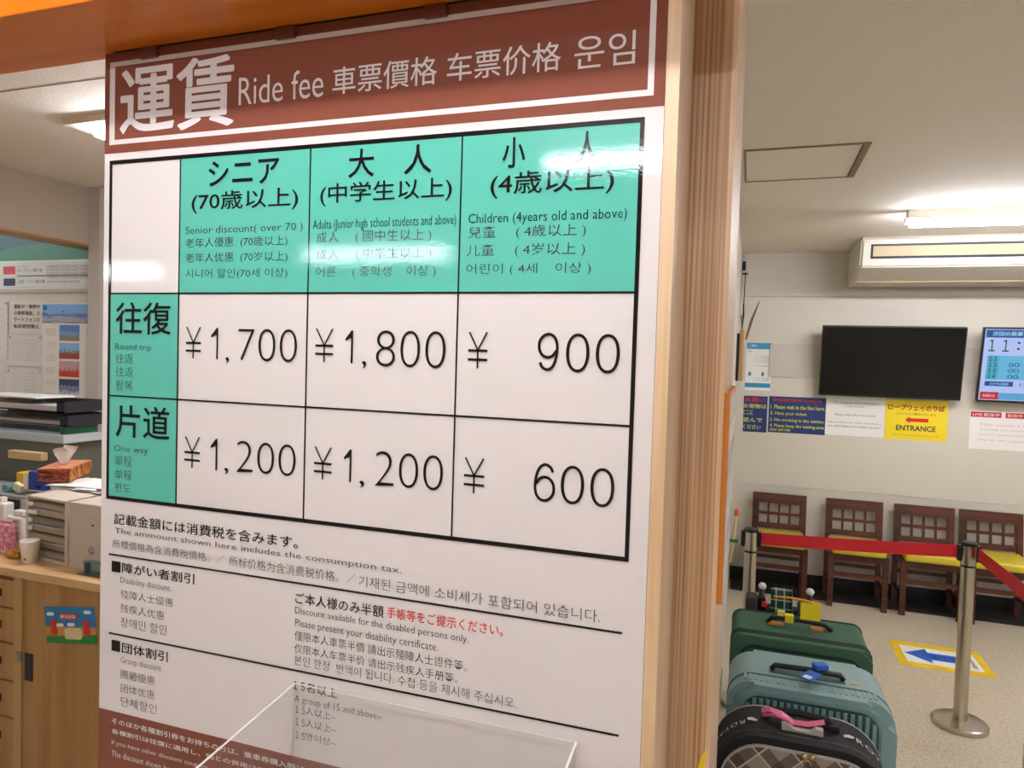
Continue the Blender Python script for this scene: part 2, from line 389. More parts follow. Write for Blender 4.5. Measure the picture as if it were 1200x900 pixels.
# prices
th = -.022
def yen(xa, ya, xb, yb, yt):
    x0, z0 = bu(xa, ya); x1, z00 = bu(xb, yb); z1 = bu(xa, yt)[1]; z0 = (z0+z00)/2
    w_, h_ = x1-x0, z1-z0; xm = (x0+x1)/2; bm = B(); s = .0011
    def bar(p, q, t):
        p, q = Vector((p[0], 0, p[1])), Vector((q[0], 0, q[1])); d = (q-p).normalized(); n = Vector((-d.z, 0, d.x))*t
        v = [bm.verts.new(k+Vector((0, -.0014, 0))) for k in (p-n, q-n, q+n, p+n)]; bm.faces.new(v)
    zm = z0+h_*.50
    bar((xm, z0), (xm, zm), s*1.1); bar((x0+w_*.05, z1), (xm, zm), s); bar((x1-w_*.05, z1), (xm, zm), s)
    bar((x0, z0+h_*.49), (x1, z0+h_*.49), s*1.5); bar((x0, z0+h_*.24), (x1, z0+h_*.24), s*1.5)
    return obj('lettering', bm, BBLACK, bd)
def num(body, xa, ya, xb, yb, yt, bold=th): row(body, xa, ya, xb, yb, yt, BBLACK, bold, 8)
SIX = [(.92, .80), (.80, .93), (.52, 1.0), (.25, .92), (.08, .72), (.0, .42), (.06, .18), (.25, .04), (.5, 0), (.76, .05), (.95, .18), (1, .34), (.94, .49), (.76, .61), (.5, .65), (.24, .60), (.05, .46)]
def hook_digit(nine, xa, ya, xb, yb, yt):
    x0, z0 = bu(xa, ya); x1, z00 = bu(xb, yb); z1 = bu(xa, yt)[1]; z0 = (z0+z00)/2; t = .0019
    pts = [Vector(p) for p in SIX]
    if nine: pts = [Vector((1-p.x, 1-p.y)) for p in pts]
    fine = []
    for i in range(len(pts)-1):
        p0, p1, p2, p3 = pts[max(i-1, 0)], pts[i], pts[i+1], pts[min(i+2, len(pts)-1)]
        for k in range(5):
            u = k/5; fine.append(.5*((2*p1)+(p2-p0)*u+(2*p0-5*p1+4*p2-p3)*u*u+(3*p1-p0-3*p2+p3)*u**3))
    fine.append(pts[-1]); fine = [Vector((x0+t+(x1-x0-2*t)*p.x, z0+t+(z1-z0-2*t)*p.y)) for p in fine]
    bm = B(); V = []
    for i, p in enumerate(fine):
        d = (fine[min(i+1, len(fine)-1)]-fine[max(i-1, 0)]).normalized(); n = Vector((-d.y, d.x))*t
        V.append((bm.verts.new((p.x-n.x, -.0014, p.y-n.y)), bm.verts.new((p.x+n.x, -.0014, p.y+n.y))))
    for a, b in zip(V, V[1:]): bm.faces.new((a[0], b[0], b[1], a[1]))
    obj('lettering', bm, BBLACK, bd)
def one(xa, ya, xb, yb, yt):
    x0, z0 = bu(xa, ya); x1, z00 = bu(xb, yb); z1 = bu(xa, yt)[1]; z0 = (z0+z00)/2
    bm = B(); v = [bm.verts.new((a, -.0014, b)) for a, b in ((x1-.0031, z0), (x1, z0), (x1, z1), (x1-.0026, z1), (x0, z1-.012), (x0, z1-.0155), (x1-.0031, z1-.011))]
    bm.faces.new((v[0], v[1], v[2], v[6])); bm.faces.new((v[6], v[2], v[3], v[4], v[5])); obj('lettering', bm, BBLACK, bd)
def comma(xa, ya, xb, yb, yt): row(',', xa, ya, xb, yb, yt, BBLACK, -.005, 4)
yen(218, 419.6, 235.5, 420, 383); one(247.5, 420.8, 255.6, 421, 384); comma(264.6, 425.5, 268.6, 426, 418.6); num('700', 279.5, 422.4, 348, 424.5, 385)
yen(369.6, 423.7, 390.4, 424.5, 385); one(404.8, 425.2, 413.4, 426, 387); comma(424.4, 431.5, 429.3, 432, 423); num('800', 440.6, 429.5, 521.8, 431.5, 387)
yen(548.3, 431.2, 570.9, 432, 389); hook_digit(True, 629.5, 434.5, 654, 435.3, 389.7); num('00', 662.7, 436, 725.8, 438, 390.5)
yen(216.4, 547.2, 234.4, 548.5, 511); one(246.9, 550, 254.6, 551, 513.5); comma(263.3, 555.5, 267.7, 556, 548); num('200', 277.3, 553.5, 346.4, 558.5, 516)
yen(368, 561, 388.5, 562.5, 523); one(402.9, 564, 411.6, 565, 526); comma(421.5, 571, 426.7, 572, 563); num('200', 439.5, 570, 518.8, 575, 528)
yen(543.4, 577, 567, 579, 535.5); hook_digit(False, 625, 587, 650.2, 589, 541.5); num('00', 656.5, 590, 719.3, 595, 544.5)
row('記載金額には消費税を含みます。', 134, 614.8, 349.4, 642, 601, BBLACK, .004)
row('The ammount shown here includes the consumption tax.', 134.8, 628, 470.8, 672, 618, G, -.006)
row('所標價格為含消費稅價格。／', 132.4, 642.6, 263.3, 660, 631.5, G, -.008)
row('所标价格为含消费税价格。／', 269, 664, 416.6, 683.7, 651, G, -.008)
row('기재된 금액에 소비세가 포함되어 있습니다.', 420.5, 688.5, 703, 728.5, 674, G, -.010)
def rule(a, b, t=.0013):
    x0, z0 = bu(*a); x1, z1 = bu(*b); bx('rule_line', BBLACK, bd, x0, x1, -.0012, -.0001, (z0+z1)/2-t, (z0+z1)/2+t)
rule((128, 649.3), (729, 741.8)); rule((128, 741.6), (725, 862))
brect('square_mark', BBLACK, (131.4, 657), (141, 671), 2); brect('square_mark', BBLACK, (131.2, 749.5), (140.5, 764), 2)
row('障がい者割引', 143.4, 671.5, 227.8, 684, 659, BBLACK, .006)
row('Disability discount', 141.7, 685.5, 200, 694, 675.5, G, -.012)
row('殘障人士優惠', 141.7, 702, 203, 709.9, 690.8, G, -.010)
row('残疾人优惠', 141.7, 718.5, 192.7, 725.5, 707, G, -.010)
row('장애인 할인', 141.7, 735.4, 195.4, 743.3, 722.6, G, -.010)
row('団体割引', 143.4, 765, 196.8, 775, 752.5, BBLACK, .006)
row('Group discount', 142, 779.5, 189.2, 787.5, 769, G, -.012)
row('團體優惠', 142, 796, 181.6, 801.5, 784, G, -.010)
row('团体优惠', 142, 812, 181.6, 818, 800.5, G, -.010)
row('단체할인', 142, 828.7, 184, 835.3, 815.6, G, -.010)
row('ご本人様のみ半額', 346.4, 707.6, 449.6, 723, 693.5, BBLACK, .004)
row('手帳等をご提示ください。', 453.7, 723.5, 589.6, 746, 710.5, BRED, .002)
row('Discount available for the disabled persons only.', 346, 721.5, 549.3, 755, 710.5, G, -.008)
row('Please present your disability certificate.', 346, 737, 513.5, 765, 724.5, G, -.008)
row('僅限本人車票半價 請出示殘障人士證件等。', 345.4, 751, 547.6, 785.5, 738.5, G, -.008)
row('仅限本人车票半价 请出示残疾人手册等。', 345.2, 766, 536.7, 799, 753.8, G, -.008)
row('본인 한정  반액이 됩니다. 수첩 등을 제시해 주십시오.', 345.2, 780.5, 605, 828, 767, G, -.010)
row('１５', 344.3, 807.5, 357.5, 809.5, 797.5, BBLACK, .0); row('名以上', 359, 811, 395.6, 818, 799.5, BBLACK, .0)
row('A group of 15 and above~', 345.3, 826, 447.9, 844.5, 813.6, G, -.008)
for yb_, tail in ((835.4, '人以上~'), (850, '人以上~'), (865.5, '명이상~')):
    row('１５', 346.4, yb_-.4, 357.6, yb_+1.6, yb_-9.2, G, 0); row(tail, 358.6, yb_+2.4, 393.9, yb_+9, yb_-7.6, G, -.008)
row('そのほか各種割引券をお持ちの方は、乗車券購入時にご', 131.3, 849.5, 368, 905, 840.5, BW, .010)
row('各種割引は往復に適用し、他との併用はできません。', 131.3, 861.5, 358, 915, 853, BW, .010)
row('If you have other discount coupons', 131.3, 874.5, 244, 901.5, 866.5, BW, -.006)
row('The discount shown here is', 131.3, 887, 212, 906, 878.7, BW, -.006)
# clips along the top of the board
MTL = mat('brown_clip', (104, 54, 40), .35)
for x in (177, 337, 512):
    p = P(x, 45+(337-x)*.14, y=D)
    bm = B(); box(bm, p.x-.017, p.x+.017, D-.007, D-.0016, CAMZ+.4695, CAMZ+.4876, bev=.001)
    obj('clip', bm, MTL, bd, off=OB)
bx('top_gap_shade', BLACKP, bd, XLb+.02, XRb, -.004, .001, ZT-.0005, ZT+.0008)  # black line painted in as the shade of the gap under the beam

# clear acrylic holder in front of the board
ax0 = P(345, 806, y=.895).x; ax1 = P(677, 864, y=.895).x; azt = (P(345, 806, y=.895).z+P(677, 864, y=.895).z)/2
ah = thing('acrylic_holder', 'clear acrylic open-top box fixed low on the front of the fare board', 'holder', ((ax0+ax1)/2, .84, azt-.3))
oa = ((ax0+ax1)/2, .84, azt-.3)
dl = ray(243, 900); yl = ax0*dl.y/dl.x; zl_ = CAMZ+dl.z*yl/dl.y
T = .003; YF = .64; DZ = max(.0, (azt-zl_)/(.895-yl)*(.8935-YF)*.6)
bx('back_panel', ACRY, ah, ax0, ax1, .8935, .8935+T, azt-.30, azt, off=oa)
bx('front_panel', ACRY, ah, ax0, ax1, YF-T, YF, azt-.30, azt-DZ, off=oa)
bx('bottom_panel', ACRY, ah, ax0, ax1, YF, .8935, azt-.303, azt-.30, off=oa)
for xx in (ax0, ax1-T):
    bm = B(); prism(bm, [(.8935, azt), (.8935, azt-.3), (YF, azt-.3), (YF, azt-DZ)], xx, xx+T, 'x'); obj('side_panel', bm, ACRY, ah, off=oa)
    bm = B(); prism(bm, [(.8935, azt+.0006), (.8935, azt), (YF, azt-DZ), (YF, azt-DZ+.0006)], xx, xx+T, 'x'); obj('polished_edge', bm, ACRE, ah, off=oa)
    bm = B(); box(bm, xx, xx+T, .8915, .8935, azt-.3, azt-.0); obj('polished_edge', bm, ACRY, ah, off=oa)
bx('polished_edge', ACRE, ah, ax0, ax1, .8935, .8935+T*.55, azt, azt+.0006, off=oa)
bx('polished_edge', ACRE, ah, ax0, ax1, YF-T, YF, azt-DZ, azt-DZ+.0006, off=oa)
bx('corner_bead', ACRE, ah, ax1-.0012, ax1+.0003, .8922, .8934, azt-.30, azt, off=oa)

# ------------------------------------------------------------------ ceiling lamps
def tube_light(name, label, x0, x1, y, s, group='ceiling tube lamps'):
    t = thing(name, label, 'ceiling light', ((x0+x1)/2, y, H), group=None)
    L = (x1-x0)/2
    bm = B(); prism(bm, [(-.045, -.0), (-.028, -.045), (.028, -.045), (.045, 0)], -L, L, 'x'); obj('housing', bm, mat('lamp_housing', (214, 206, 190), .5), t)
    for sx in (-1, 1):
        bm = B(); box(bm, sx*L-.012, sx*L+.012, -.012, .012, -.075, -.04); obj('lamp_holder', bm, WHITEP, t)
    em = bpy.data.materials.get('tube_glow_%g' % s)
    if em is None:
        em = mat('tube_glow_%g' % s, (238, 239, 250), .4, emit=s)
    bm = B(); tube(bm, [(-L+.012, 0, -.075), (L-.012, 0, -.075)], .019, 10); obj('tube', bm, em, t)
    return t
def rx_(px, yr): 
    d = ray(px, 240); return d.x/d.y*yr
tube_light('tube_lamp', 'long bright tube lamp on the ceiling in front of the air conditioner', .79, 2.05, 4.45, TUBE_HALL)
tube_light('tube_lamp', 'tube lamp on the ceiling just in front of the wooden header beam', -1.15, .12, .36, TUBE_BOARD)
tube_light('tube_lamp', 'tube lamp mirrored in the board beside the children fare heading', -.86, .42, -1.06, TUBE)
tube_light('tube_lamp', 'tube lamp mirrored in the board across the adult fare heading', -3.62, -2.28, -3.29, TUBE)
tube_light('tube_lamp', 'tube lamp mirrored in the empty white cell of the fare table', -6.9, -6.0, -4.07, TUBE)
tube_light('tube_lamp', 'added fill tube lamp over the queue area right of the camera', 1.6, 2.86, 1.4, TUBE_HALL)  # added out of view to brighten the hall and the pillar side
tube_light('tube_lamp', 'added fill tube lamp on the ceiling far right of the air conditioner', 2.6, 3.86, 3.4, TUBE)  # added out of view as extra fill for the hall
tube_light('tube_lamp', 'added fill tube lamp at the far right behind the camera', 2.0, 3.26, -2.4, TUBE)  # added behind the camera for more bounce on the ceiling
tube_light('tube_lamp', 'added fill tube lamp over the far left end of the office counter', -5.9, -4.6, 2.2, 15.0)  # added out of frame to brighten the office wall
# office lamp with a diffuser
ol = thing('office_ceiling_lamp', 'wide ceiling lamp with rounded diffuser above the office counter left of the board', 'ceiling light', (-1.95, 2.16, H))
bm = B(); prism(bm, [(-.10, 0), (-.085, -.025), (.085, -.025), (.10, 0)], -.66, .66, 'x'); obj('housing', bm, mat('lamp_housing', (214, 206, 190)), ol)
bm = B(); prism(bm, [(-.05, -.025), (-.048, -.045), (-.03, -.062), (.03, -.062), (.048, -.045), (.05, -.025)], -.56, .56, 'x'); obj('diffuser', bm, mat('office_glow', (238, 239, 250), .4, emit=18), ol)

# ceiling hatch
hp = thing('ceiling_hatch', 'square ceiling access hatch with thin brown frame near the pillar', 'hatch', (.172, 3.35, H))
HF = mat('hatch_frame', (128, 104, 64), .5)
for a in ((-.24, .24, -.262, -.252), (-.24, .24, .252, .262), (-.24, -.23, -.252, .252), (.215, .24, -.252, .252)):
    bx('hatch_frame', HF, hp, a[0], a[1], a[2], a[3], -.006, -.0005)
bx('hatch_panel', CEIL, hp, -.23, .215, -.252, .252, -.003, -.0005)
bx('hatch_groove', BLACKP, hp, .209, .2145, -.252, .252, -.0045, -.003)

# air conditioner
ac = thing('air_conditioner', 'white ceiling-mounted air conditioner with long dark-edged louver on back wall', 'air conditioner', (1.32, 5.55, 2.3))
oc = Vector((1.32, 5.55, 2.3)); ACW = mat('ac_white', (204, 195, 180), .45)
bm = B(); prism(bm, [(5.25, 2.599), (5.215, 2.565), (5.25, 2.395), (5.50, 2.325), (HB-.02, 2.325), (HB-.02, 2.599)], .66, 2.02, 'x')
bmesh.ops.bevel(bm, geom=list(bm.edges), offset=.012, segments=2, affect='EDGES')
obj('body', bm, ACW, ac, off=oc)
sl = Vector((0, .035, -.17)).normalized()
def acp(t, dy): return Vector((0, 5.215, 2.565))+sl*t+Vector((0, -dy, -.2*dy))
def ac_panel(name, m, xa, xb, ta, tb, dy, dz=.004):
    bm = B(); pts = [acp(ta, dy), acp(tb, dy), acp(tb, dy-dz), acp(ta, dy-dz)]
    prism(bm, [(q.y, q.z) for q in pts], xa, xb, 'x'); return obj(name, bm, m, ac, off=oc)
ac_panel('front_panel', mat('ac_panel', (206, 198, 184), .4), .675, 2.005, .008, .165, .006, .006)
ac_panel('louver_gap', BLACKP, .72, 1.96, .022, .118, .008)
ac_panel('louver', mat('louver_cream', (184, 166, 130), .5), .735, 1.945, .036, .102, .012, .006)
bx('seam', mat('tan_seam', (170, 146, 106), .6), ac, .67, 2.01, 5.49, 5.51, 2.320, 2.328, off=oc)

# ------------------------------------------------------------------ televisions
def tv(label, x, lit):
    t = thing('wall_television', label, 'television', (x, 5.80, 1.505), rx=math.radians(10.5))
    # tilted forward: the upper edge leans out from the wall
    bx('casing', BLACKP, t, -.468, .468, -.005, .035, 0, .53, bev=.004)
    bx('screen', SCREEN if not lit else mat('screen_back', (166, 184, 228), .3, emit=.24), t, -.458, .458, -.0075, -.004, .016, .52)
    bx('bracket', BLACKP, t, -.12, .12, .035, .08, .12, .30)
    return t
tv('large black switched-off wall television tilted forward above the notices', .957, False)
t2 = tv('wall television with bright blue clock display beside the black television', 1.990, True)
def scr(name, c, x0, x1, z0, z1, lay=1, e=.22):
    bm = B(); box(bm, x0, x1, -.0075-.0006*lay, -.0074, z0, z1); return obj(name, bm, mat('screen_%d_%d_%d' % c, c, .3, emit=e), t2)
scr('display_header', (22, 74, 150), -.452, .45, .462, .515)
scr('display_table', (96, 176, 214), -.43, .43, .165, .335)
scr('display_hours', (66, 164, 190), -.43, -.36, .165, .335, 2)
scr('display_note', (14, 66, 148), -.43, -.26, .118, .152)
scr('display_badge', (196, 30, 36), -.452, -.34, .022, .075, 2)
scr('display_strip', (86, 158, 208), -.34, .45, .022, .070)
WT = mat('screen_text_white', (170, 220, 235), .3, emit=.25); KT = flat('screen_text_black', (16, 18, 30))
text(t2, '次回の発車は', -.415, -.20, .474, .504, -.010, WT, .01)
for g_, a_, b_ in (('１', -.430, -.392), ('１', -.348, -.310), (':', -.262, -.245), ('3', -.20, -.13), ('0', -.10, -.03)):
    text(t2, g_, a_, b_, .365 if g_ != ':' else .378, .447 if g_ != ':' else .435, -.0095, KT, .0)
NT = flat('screen_text_navy', (22, 78, 120))
for i, (h_, z_) in enumerate((('１１', .300), ('１２', .258), ('１３', .216), ('１４', .174))):
    text(t2, h_, -.417, -.373, z_, z_+.028, -.010, KT, .02)
    if i: text(t2, '00', -.30, -.235, z_, z_+.03, -.010, NT)
text(t2, 'ただ今の時刻', -.40, -.29, .124, .145, -.010, WT)
text(t2, '12:00', -.22, -.12, .122, .145, -.010, NT)
text(t2, 'お知らせ', -.435, -.36, .037, .060, -.010, WT)
# pale grey wall band: the shade behind the televisions put into colour
bm = B(); box(bm, .13, 2.6, HB-.010, HB, 1.632, 1.888)
tag(obj('tv_shade_band', bm, mat('grey_shade', (196, 188, 176), .7)), 'wide pale grey band on the back wall, coloured as the shade behind both televisions', 'painted shade')

# ------------------------------------------------------------------ notices on the back wall
def notice(name, label, a, b, m, y=HB-.0006, cat='notice', group=None, th=.0012):
    """a, b: top-left and bottom-right corner as seen in the photograph, on the wall plane y"""
    p, q = P(*a, y=y), P(*b, y=y); w_, h_ = q.x-p.x, p.z-q.z
    t = thing(name, label, cat, ((p.x+q.x)/2, y, q.z), group=group)
    bx('sheet', m, t, -w_/2, w_/2, -th, 0, 0, h_)
    return t, w_, h_, -th-.0006
def patch(t, name, m, w_, h_, u0, u1, v0, v1, y):
    return bx(name, m, t, -w_/2+u0*w_, -w_/2+u1*w_, y, y+.0006, v0*h_, v1*h_)
def tx(t, s, w_, h_, u0, u1, v0, v1, y, m, bold=0, res=2): return text(t, s, -w_/2+u0*w_, -w_/2+u1*w_, v0*h_, v1*h_, y-.0006, m, bold, res)
NAVY = flat('poster_navy', (26, 52, 110)); YEL = flat('poster_yellow', (240, 214, 20)); YTX = flat('yellow_ink', (206, 206, 70)); RTX = flat('red_ink', (206, 30, 50)); CYAN = flat('cyan_print', (40, 146, 190))
t, w_, h_, yy = notice('guidance_notice', 'small white notice with cyan bands above the navy notices', (875, 401), (903, 458), PAPER)
patch(t, 'cyan_band', CYAN, w_, h_, .02, .98, .86, .99, yy); patch(t, 'cyan_band', CYAN, w_, h_, .0, .98, .06, .15, yy)
tx(t, 'ご案内', w_, h_, .12, .4, .90, .96, yy, PAPER); tx(t, 'お願い', w_, h_, .05, .25, .79, .83, yy, RTX)
for v in (.70, .66, .62, .58, .50, .24, .20): tx(t, 'マスクの着用', w_, h_, .3, .88, v, v+.025, yy, INKG)
for u in (.12, .62): patch(t, 'pictogram', flat('pictogram_blue', (70, 120, 180)), w_, h_, u, u+.1, .30, .38, yy)
for i, (a, b, lab, k) in enumerate((((872, 463.5), (898, 507), 'narrow navy notice with yellow lines at the left end of the row', 0), ((901.5, 464), (966.5, 510), 'wide navy notice with red title and yellow lines left of the white notice', 1))):
    t, w_, h_, yy = notice('navy_notice', lab, a, b, NAVY)
    if k == 0:
        tx(t, 'お願い', w_, h_, .06, .9, .84, .96, yy, RTX, .02)
        for v, s, u in ((.66, 'お荷物は', .95), (.48, 'ここに', .4), (.28, '並んで', .8), (.08, 'ください', .75)): tx(t, s, w_, h_, .0, u, v, v+.12, yy, YTX, .02)
    else:
        tx(t, 'Important notice', w_, h_, .08, .92, .84, .96, yy, RTX, .02)
        for v, s, u in ((.66, '1. Please wait in the line here.', .98), (.47, '2. Have your ticket.', .68), (.29, '3. No smoking in the station.', .98), (.13, '4. Please keep the waiting area', .98), (.02, 'clear and tidy', .4)):
            tx(t, s, w_, h_, .03, u, v, v+.11, yy, YTX, .015)
t, w_, h_, yy = notice('ticket_notice', 'white notice with small grey lines between navy and yellow notices', (968, 463), (1036, 513), PAPER)
for v, s, u0, u1 in ((.80, 'To ticket holders. Passengers', .14, .90), (.71, 'waiting downstairs', .32, .66), (.50, 'Please wait this room until', .16, .84), (.30, 'Please make your ticket and show it', .04, .95), (.21, 'line with ticket at the ticket counter', .05, .93)):
    tx(t, s, w_, h_, u0, u1, v, v+.055, yy, INKG)
t, w_, h_, yy = notice('entrance_notice', 'yellow entrance notice with red arrow under the black television', (1038, 467.5), (1109, 518), YEL)
tx(t, 'ロープウェイのりば', w_, h_, .05, .95, .74, .88, yy, flat('deep_red_ink', (200, 44, 20)), .03)
tx(t, 'こちらからご案内いたします', w_, h_, .17, .82, .62, .68, yy, INK)
tx(t, 'ENTRANCE', w_, h_, .19, .82, .23, .36, yy, INK, .02); tx(t, 'When the gate opens please enter', w_, h_, .15, .88, .09, .14, yy, flat('orange_ink', (214, 130, 20)))
bm = B(); ar = [(.33, .50), (.40, .585), (.40, .545), (.70, .545), (.70, .455), (.40, .455), (.40, .415)]
prism(bm, [(-w_/2+u*w_, v*h_) for u, v in ar], yy, yy+.0006, 'y'); obj('arrow', bm, flat('arrow_red', (212, 22, 26)), t)
t, w_, h_, yy = notice('live_notice', 'white notice with red headed band under the clock television', (1137, 481), (1214, 530), PAPER)
patch(t, 'red_band', flat('band_red', (196, 34, 36)), w_, h_, .01, .47, .84, .98, yy); patch(t, 'red_band', flat('band_red', (196, 34, 36)), w_, h_, .53, .97, .84, .98, yy)
tx(t, 'LIVE 配信中', w_, h_, .04, .44, .87, .95, yy, PAPER, .01); tx(t, '配信中 LIVE', w_, h_, .56, .94, .87, .95, yy, PAPER, .01)
PINK = flat('pink_ink', (214, 160, 150))
for v, s in ((.62, 'This camera is'), (.49, 'showing the summit'), (.36, 'and the ropeway station'), (.22, 'live on this screen')): tx(t, s, w_, h_, .14, .86, v, v+.06, yy, PINK)
bx('wall_hook', BLACKP, thing('cable_outlet', 'small black and white cable outlet high on the back wall beside the pillar', 'outlet', tuple(P(872, 312, y=HB-.02))), -.014, .014, -.02, .018, -.035, .035)

# ------------------------------------------------------------------ chairs
def chair(loc, label, rz=0):
    t = thing('waiting_chair', label, 'chair', loc, rz, 'yellow-seated chairs along the back wall')
    W = .177
    # y: -.17 front ... +.16 back
    bm = B(); box(bm, -W, W, -.205, .14, .385, .447, bev=.018, seg=3); obj('seat', bm, YSEAT, t, smooth=True)
    for sx in (-1, 1):
        bx('leg', CHAIRW, t, sx*W-(.018 if sx < 0 else .02), sx*W+(.02 if sx < 0 else .018), -.185, -.148, 0, .385, bev=.002)
    for sx in (-1, 1):
        bm = B(); x0, x1 = sx*W-.018, sx*W+.018
        prism(bm, [(.118, 0), (.150, 0), (.142, .40), (.172, .722), (.150, .722), (.112, .40)], x0, x1, 'x'); obj('leg', bm, CHAIRW, t)
    bm = B()
    def bp(z): return .112+(z-.40)*(.150-.112)/.322
    def slab(x0, x1, z0, z1):
        prism(bm, [(bp(z0)+.004, z0), (bp(z0)+.022, z0), (bp(z1)+.022, z1), (bp(z1)+.004, z1)], x0, x1, 'x')
    slab(-W+.018, W-.018, .648, .722); slab(-W+.018, W-.018, .458, .495); slab(-W+.018, W-.018, .560, .580)
    cw = (2*W-.036)
    xs = [-W+.018, -W+.034]
    slab(-W+.018, -W+.030, .49, .65); slab(W-.030, W-.018, .49, .65)
    ww = .062; gw = (cw-.024-4*ww)/3
    for k in range(3):
        x0 = -W+.030+ww+k*(ww+gw); slab(x0, x0+gw, .49, .65)
    obj('backrest', bm, CHAIRW, t)
    bx('apron', CHAIRW, t, -W+.02, W-.02, -.178, -.160, .338, .385); bx('apron', CHAIRW, t, -W+.02, W-.02, .118, .134, .338, .385)
    for sx in (-1, 1):
        bx('apron', CHAIRW, t, sx*W-.009, sx*W+.009, -.150, .120, .338, .385); bx('stretcher', CHAIRW, t, sx*W-.008, sx*W+.008, -.150, .122, .12, .15)
    bx('stretcher', CHAIRW, t, -W+.02, W-.02, -.176, -.160, .222, .252); bx('stretcher', CHAIRW, t, -W+.02, W-.02, .118, .134, .222, .246)
    return t
c0 = chair((.245, 5.665, 0), 'leftmost yellow-seated wooden chair, behind the rear steel queue post')
dup(c0, (.772, 5.665, 0), 0, 'yellow-seated wooden chair, second from the left, directly below white and yellow notices')
dup(c0, (1.236, 5.665, 0), 0, 'yellow-seated wooden chair, third from the left, just left of the front queue post')
dup(c0, (1.656, 5.665, 0), 0, 'yellow-seated wooden chair whose seat is partly hidden by the front queue post')
# ------------------------------------------------------------------ queue posts and belts
def post(x, y, label):
    t = thing('queue_post', label, 'queue post', (x, y, 0), 0, 'steel queue posts with red belts')
    bm = B(); lathe(bm, [(0, 0), (.118, 0), (.120, .004), (.120, .020), (.114, .026), (.04, .034), (0, .034)], n=40); smooth_by_angle(obj('base', bm, CHROME, t), .5)
    bm = B(); lathe(bm, [(.030, .033), (.030, .775)], n=28); obj('pole', bm, CHROME, t)
    bm = B(); lathe(bm, [(.0312, .775), (.0312, .785)], n=28); obj('ring', bm, BLACKP, t)
    bm = B(); lathe(bm, [(.033, .785), (.033, .878)], n=28); obj('head', bm, CHROME, t)
    bm = B(); lathe(bm, [(0, .895), (.030, .895), (.035, .890), (.035, .878), (.0, .878)], n=28); smooth_by_angle(obj('cap', bm, BLACKP, t), .5)
    for a in (0, pi):
        bx('belt_clip', BLACKP, t, -.048 if a else .030, -.030 if a else .048, -.016, .016, .802, .880, bev=.003)
    return t
post(1.020, 3.876, 'steel queue post standing by the yellow floor arrow sticker')
post(.031, 3.70, 'steel queue post behind the suitcases at the left end of the red belt')
post(1.090, 3.20, 'steel queue post cut off by the right edge of the photograph')
def belt(label, a, b, za=(.815, .876), zb_=(.815, .876), sag=.0):
    bm = B(); n = 12; ring = []
    d = (Vector(b)-Vector(a)).normalized(); nn = Vector((-d.y, d.x))*.0008
    for k in range(n+1):
        t_ = k/n; x = a[0]+(b[0]-a[0])*t_; y = a[1]+(b[1]-a[1])*t_; s = -sag*4*t_*(1-t_)
        z0 = za[0]+(zb_[0]-za[0])*t_+s; z1 = za[1]+(zb_[1]-za[1])*t_+s
        ring.append([bm.verts.new((x-nn.x, y-nn.y, z0)), bm.verts.new((x-nn.x, y-nn.y, z1)), bm.verts.new((x+nn.x, y+nn.y, z1)), bm.verts.new((x+nn.x, y+nn.y, z0))])
    for r0, r1 in zip(ring, ring[1:]):
        for k in range(4): bm.faces.new((r0[k], r0[(k+1) % 4], r1[(k+1) % 4], r1[k]))
    bm.faces.new(ring[0]); bm.faces.new(list(reversed(ring[-1])))
    return tag(obj('queue_belt', bm, RED), label, 'queue belt', 'red queue belts')
belt('long red queue belt stretched in front of the yellow-seated chairs', (.0795, 3.705), (.9715, 3.874), sag=.004)
belt('short red queue belt running from the front post toward the right edge', (1.052, 3.850), (1.050, 3.24), (.815, .876), (.815, .878))

# floor sticker
ps = [P(1043, 750, z=0), P(1145, 764, z=0), P(1168, 795, z=0), P(1054, 779, z=0)]
fx, fy = 1.130, 4.75
fs = thing('floor_arrow_sticker', 'yellow-bordered floor sticker with blue arrow pointing left', 'sticker', (fx, fy, 0))
bx('yellow_border', mat('sticker_yellow', (236, 196, 20), .4), fs, -.243, .243, -.198, .198, 0, .0012)
bx('white_field', mat('sticker_white', (236, 234, 230), .4), fs, -.195, .200, -.130, .130, .0012, .0018)
bm = B(); prism(bm, [(-.185, .01), (-.055, .115), (-.055, .055), (.14, .055), (.14, -.055), (-.055, -.055), (-.055, -.110)], .0018, .0024, 'z'); obj('blue_arrow', bm, mat('sticker_blue', (40, 98, 190), .4), fs)
Mf = Matrix.Translation((0, 0, .003)) @ Matrix.Rotation(-pi/2, 4, 'X')
text(fs, '進行方向', -.05, .12, -.03, .03, 0, flat('sticker_navy', (16, 50, 120)), .0, 2, M=Mf)
text(fs, 'Ropeway', -.10, .10, -.02, .02, 0, INK, .0, 2, M=Matrix.Translation((.165, 0, .003)) @ Matrix.Rotation(-pi/2, 4, 'Z') @ Matrix.Rotation(-pi/2, 4, 'X'))

# ------------------------------------------------------------------ luggage
def wheels(t, xs, ys):
    for x in xs:
        for y in ys:
            bm = B(); tube(bm, [(x-.012, y, .025), (x+.012, y, .025)], .025, 14); obj('wheel', bm, BLACKP, t)
            bx('wheel_fork', BLACKP, t, x-.016, x+.016, y-.012, y+.012, .038, .058)
